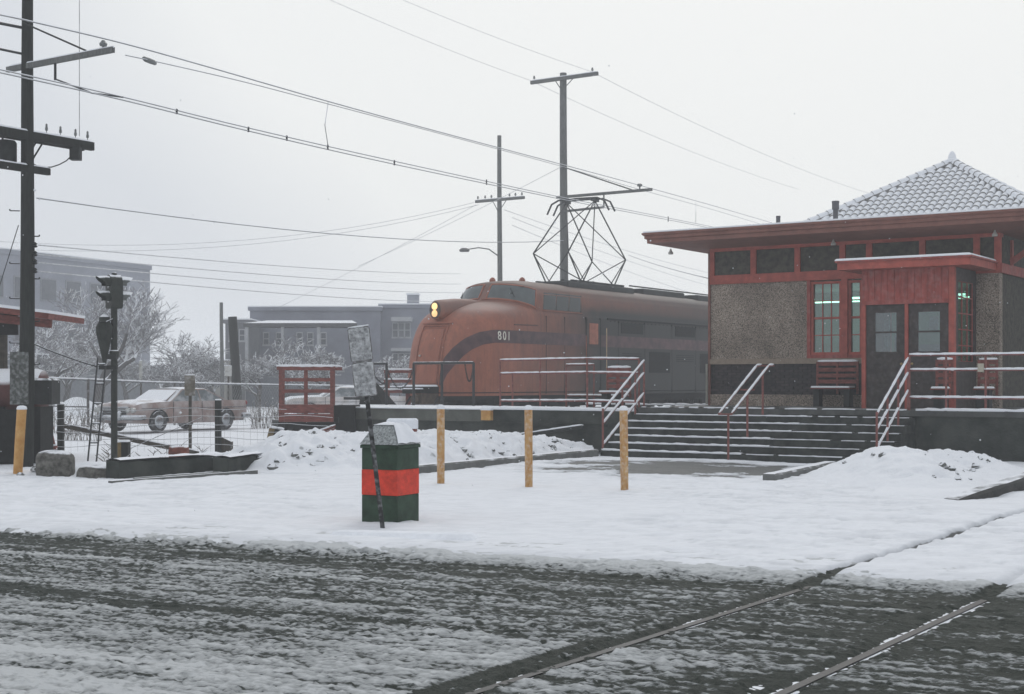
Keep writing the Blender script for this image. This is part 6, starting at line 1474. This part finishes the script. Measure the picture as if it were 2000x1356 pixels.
tree('slim frosted tree at the right end of the brick row', 742, 84, 5.2, .18, 14)
tree('hazy bare tree between the pole and the grey block', 128, 92, 7.4, .22, 31)
tree('broad frosted bush-like tree left of the leaning tarred post', 355, 78, 4.6, .2, 32, spread=.62)
tree('wispy frosted tree in front of the pale garage', 425, 86, 4.8, .18, 33)
tree('wispy frosted tree at the middle of the brick row', 605, 90, 5.4, .18, 34)
def bush(label, px, Y, w_, h, n_, seed, group='frosted weeds by the fences'):
    rnd = random.Random(seed); b0 = ((px-1000)/F*Y, Y, -.02); q = MB()
    for _ in range(n_):
        x = b0[0]+rnd.uniform(-w_, w_); y = Y+rnd.uniform(-.4, .4); a = rnd.uniform(-.35, .35); hh_ = h*rnd.uniform(.4, 1)
        pts = [(x, y, -.02), (x+a*hh_*.4, y, hh_*.55), (x+a*hh_, y+rnd.uniform(-.1, .1), hh_)]; q.tube(pts, [.012, .01, .007], 3, False)
        for k in range(4):
            f = rnd.uniform(.4, 1); sx = rnd.uniform(-.2, .2); q.tube([(x+a*hh_*f, y, hh_*f), (x+a*hh_*f+sx, y, hh_*f+abs(sx)*.8)], [.008, .005], 3, False)
    solo('frosted_weeds', q, M('weed_stems', (.12, .10, .085), .9, .3, 10, 0, 5, snow=3, thr=.2, dust=.5), label, 'weeds', base=b0, group=group)
bush('frosted brown weeds left of the pink car', 140, 46, 1.0, .95, 50, 1); bush('frosted brown weeds between the pink car and the red landing', 520, 50, .6, 1.0, 50, 2)
bush('frosted weeds below the yard fence near the signal ladder', 160, 40, .6, .5, 40, 3)
for i, (px, Y, w_, h) in enumerate(((265, 27.3, .5, .3), (300, 31, 1.2, .3))): bush(('dry stalks poking from the snow at the mast foot', 'dry stalks along the bottom of the wire fence')[i], px, Y, w_, h, 14, 20+i)
# ------------------------------------------------------------------ far buildings
grey_b = M('hazed_brick_far', (.25, .265, .315), .9, .12, .6, .1, 5, col2=(.29, .305, .355))  # some haze is put into the far brick colours, paler and bluer
grey_b2 = M('hazed_dark_brick_far', (.19, .20, .245), .9, .15, .6, .1, 5); pale_t = M('pale_trim', (.36, .37, .39), .8, .1, 3, .1, 10, snow=2, thr=.6); win_f = M('far_window', (.08, .09, .11), .2, .2, 3, 0, 5, spec=.5)
def house(name, label, px0, px1, Y, ytop, depth_, m, wins=(), cornice=True, cat='building', z0=-.05, ztop=None, skew=0.):
    X0_, X1_ = (px0-1000)/F*Y, (px1-1000)/F*Y; z1 = ztop or zat(ytop, Y); t = Thing(name, label, cat, ((X0_+X1_)/2, Y, 0)); q = MB(); q.box(X0_, X1_, Y, Y+depth_, z0, z1); t.part('wall', q, m)
    if cornice:
        q = MB(); q.box(X0_-.12, X1_+.12, Y-.15, Y+depth_+.1, z1+.001, z1+.25); t.part('cornice', q, m)
        q = MB(); q.box(X0_-.14, X1_+.14, Y-.17, Y+depth_+.12, z1+.251, z1+.33); t.part('snow_layer', q, snow_m)
    for (wx, wy, ww, wh) in wins:
        x = (wx-1000)/F*Y; zc_ = zat(wy, Y); w2, h2 = ww/F*Y/2, wh/F*Y/2
        q = MB()
        for a in ((x-w2-.06, x-w2, zc_-h2, zc_+h2), (x+w2, x+w2+.06, zc_-h2, zc_+h2), (x-w2-.06, x+w2+.06, zc_+h2, zc_+h2+.08), (x-w2-.1, x+w2+.1, zc_-h2-.12, zc_-h2), (x-w2, x+w2, zc_-.03, zc_+.03)): q.box(a[0], a[1], Y-.06, Y+.02, a[2], a[3])
        f = t.part('window', q, pale_t); q = MB(); q.box(x-w2, x+w2, Y-.025, Y+.01, zc_-h2, zc_+h2); t.part('pane', q, win_f, parent=f)
    return t, X0_, X1_, z1
# big block: its roofline falls away to the right
t = Thing('apartment_block', 'big plain grey brick block fading in the snow haze at the far left', 'building', (-45, 100, 0))
A = at(-260, 465, 92); B = at(293, 520, 118); zT = 10.9; dX = (B-A); dX.z = 0; dn = dX.normalized(); nn_ = Vector((-dn.y, dn.x, 0))
def blk(a0, a1, o0, o1, z0, z1):
    q = MB(); c_ = [A+dn*a0+nn_*o0, A+dn*a1+nn_*o0, A+dn*a1+nn_*o1, A+dn*a0+nn_*o1]; q.prism([(p.x, p.y) for p in c_], z0, z1); return q
LA = dX.length; t.part('wall', blk(0, LA, 0, 16, -.05, zT), grey_b); t.part('parapet', blk(-.1, LA+.1, -.12, .3, zT+.001, zT+.35), grey_b); t.part('snow_layer', blk(-.1, LA+.1, -.14, .32, zT+.351, zT+.43), snow_m)
for r_i in range(3):
    for k in range(9):
        a0 = 2.2+k*(LA-4)/9; z0 = 1.6+3.1*r_i; f = t.part('window', blk(a0-.1, a0+1.6, -.06, .02, z0-.12, z0+1.62), pale_t if 0 else M('far_frame', (.22, .23, .26))); t.part('pane', blk(a0, a0+1.5, -.09, .0, z0, z0+1.5), win_f, parent=f)
wn = [(x, 662, 9, 22) for x in (520, 545, 585, 606, 632, 690)]+[(x, 712, 11, 24) for x in (515, 545, 580, 620, 665, 700)]
house('brick_row', 'two-storey dark brick row behind the frosted trees', 488, 742, 100, 607, 14, grey_b2, wn)
t, a_, b2_, z_ = house('row_wing', 'right wing of the dark brick row with pale bay windows and a chimney', 742.5, 850, 101, 602, 12, grey_b2, [(772, 645, 9, 26), (784, 645, 9, 26), (796, 645, 9, 26), (772, 705, 9, 26), (784, 705, 9, 26), (796, 705, 9, 26)])
q = MB(); x0, x1 = (796-1000)/F*102, (818-1000)/F*102; q.box(x0, x1, 101.5, 102.6, z_, zat(577, 102)); t.part('chimney', q, grey_b); q = MB(); q.box(x0-.06, x1+.06, 101.4, 102.7, zat(577, 102), zat(575, 102)+.05); t.part('snow_cap', q, snow_m)
q = MB(); q.box((765-1000)/F*100, (804-1000)/F*100, 99.4, 100.9, zat(628, 100), zat(620, 100)); q.box((765-1000)/F*100, (804-1000)/F*100, 99.4, 100.9, zat(686, 100), zat(680, 100)); t.part('bay_roof', q, pale_t)
def porch(label, pxs, Y, ya, yb, dpt):
    x0, x1 = [(p-1000)/F*Y for p in pxs]; q = MB(); q.add([(x0, Y-dpt, zat(yb, Y)), (x1, Y-dpt, zat(yb, Y)), (x1-.6, Y, zat(ya, Y)), (x0+1.2, Y, zat(ya, Y)), (x0, Y-dpt, zat(yb, Y)-.25), (x1, Y-dpt, zat(yb, Y)-.25), (x1-.6, Y, zat(yb, Y)-.25), (x0+1.2, Y, zat(yb, Y)-.25)], [(0, 1, 2, 3), (4, 7, 6, 5), (0, 4, 5, 1), (1, 5, 6, 2), (3, 7, 4, 0)])
    t = Thing('porch', label, 'porch', ((x0+x1)/2, Y, 0)); t.part('roof', q, M('porch_roof', (.05, .05, .055), .9, snow=2, thr=.4), fix=True)
    for k in range(4): x = x0+.2+(x1-x0-.4)*k/3; q = MB(); q.box(x-.1, x+.1, Y-dpt+.1, Y-dpt+.3, 0, zat(yb, Y)-.26); t.part('post', q, pale_t)
porch('long snow-roofed porch along the brick row', (488, 705), 97.5, 626, 634, 2.4)
house('garage', 'low pale garage with snowy roof beside the leaning tarred post', 402, 442, 92, 712, 6, M('pale_siding', (.30, .29, .26), .8, .1, 2), [(412, 735, 10, 22)])
house('house', 'small distant house with pale upper storey left of the brick row', 440, 487.5, 96, 632, 9, M('grey_siding', (.13, .135, .15), .8, .1, 2), [(455, 655, 12, 20), (473, 655, 9, 20), (462, 705, 14, 20)])
t, *_ = house('shed', 'long low dark shed beyond the yard behind the signal', 100, 400, 104, 722, 6, M('shed_grey', (.20, .215, .24), .9), cornice=True)
house('shed', 'low dark wall of sheds behind the snowed-in car', 480, 860, 92, 756, 4, M('shed_dark', (.10, .11, .13), .9), cornice=False)
house('far_house', 'hazy far house visible to the left of the big pole', -140, 60, 88, 700, 8, M('hazy_siding', (.14, .15, .165), .9), [(10, 722, 14, 14)])
# snow heaps far away on the yard
for i, (px, Y, w_, h) in enumerate(((150, 72, 1.3, .9), (118, 76, .7, .6))):
    q = MB(); b0 = ((px-1000)/F*Y, Y, 0)
    q.grid(lambda a, b2: (b0[0]+w_*math.cos(a*2*math.pi)*(1-b2)*(1+.15*math.sin(a*19)), Y+w_*math.sin(a*2*math.pi)*(1-b2), h*math.sin(b2*math.pi/2)**.9-.02), 20, 8)
    solo('snow_heap', q, snow_m, ('larger pale snow heap far across the yard', 'smaller pale snow heap far across the yard')[i], 'snow heap', base=b0, smooth=True, fix=True)
# ------------------------------------------------------------------ falling snow
q = MB(); random.seed(77)
for _ in range(520):
    Y = 7+38*random.random()**.7; x = random.uniform(-.36, .36)*Y; z = EYE+random.uniform(-.1, .24)*Y; r_ = random.uniform(.004, .009)
    if z < .3: continue
    q.add([(x+r_, Y, z), (x-r_, Y, z), (x, Y+r_, z), (x, Y-r_, z), (x, Y, z+r_), (x, Y, z-r_)], [(0, 2, 4), (2, 1, 4), (1, 3, 4), (3, 0, 4), (2, 0, 5), (1, 2, 5), (3, 1, 5), (0, 3, 5)])
solo('snowflakes', q, snow_m, 'sparse snowflakes drifting down', kind='stuff')
# ------------------------------------------------------------------ snowy air
hz = MB(); hz.box(-640, 640, -40, 760, -1.2, 17.0)
hm = bpy.data.materials.new('haze'); hm.use_nodes = True; nt = hm.node_tree; nt.nodes.clear(); o_ = nt.nodes.new('ShaderNodeOutputMaterial'); pv = nt.nodes.new('ShaderNodeVolumePrincipled')
pv.inputs['Color'].default_value = (.96, .98, 1, 1); pv.inputs['Density'].default_value = .0022; pv.inputs['Anisotropy'].default_value = .25; nt.links.new(pv.outputs[0], o_.inputs['Volume'])
solo('haze', hz, hm, kind='stuff')
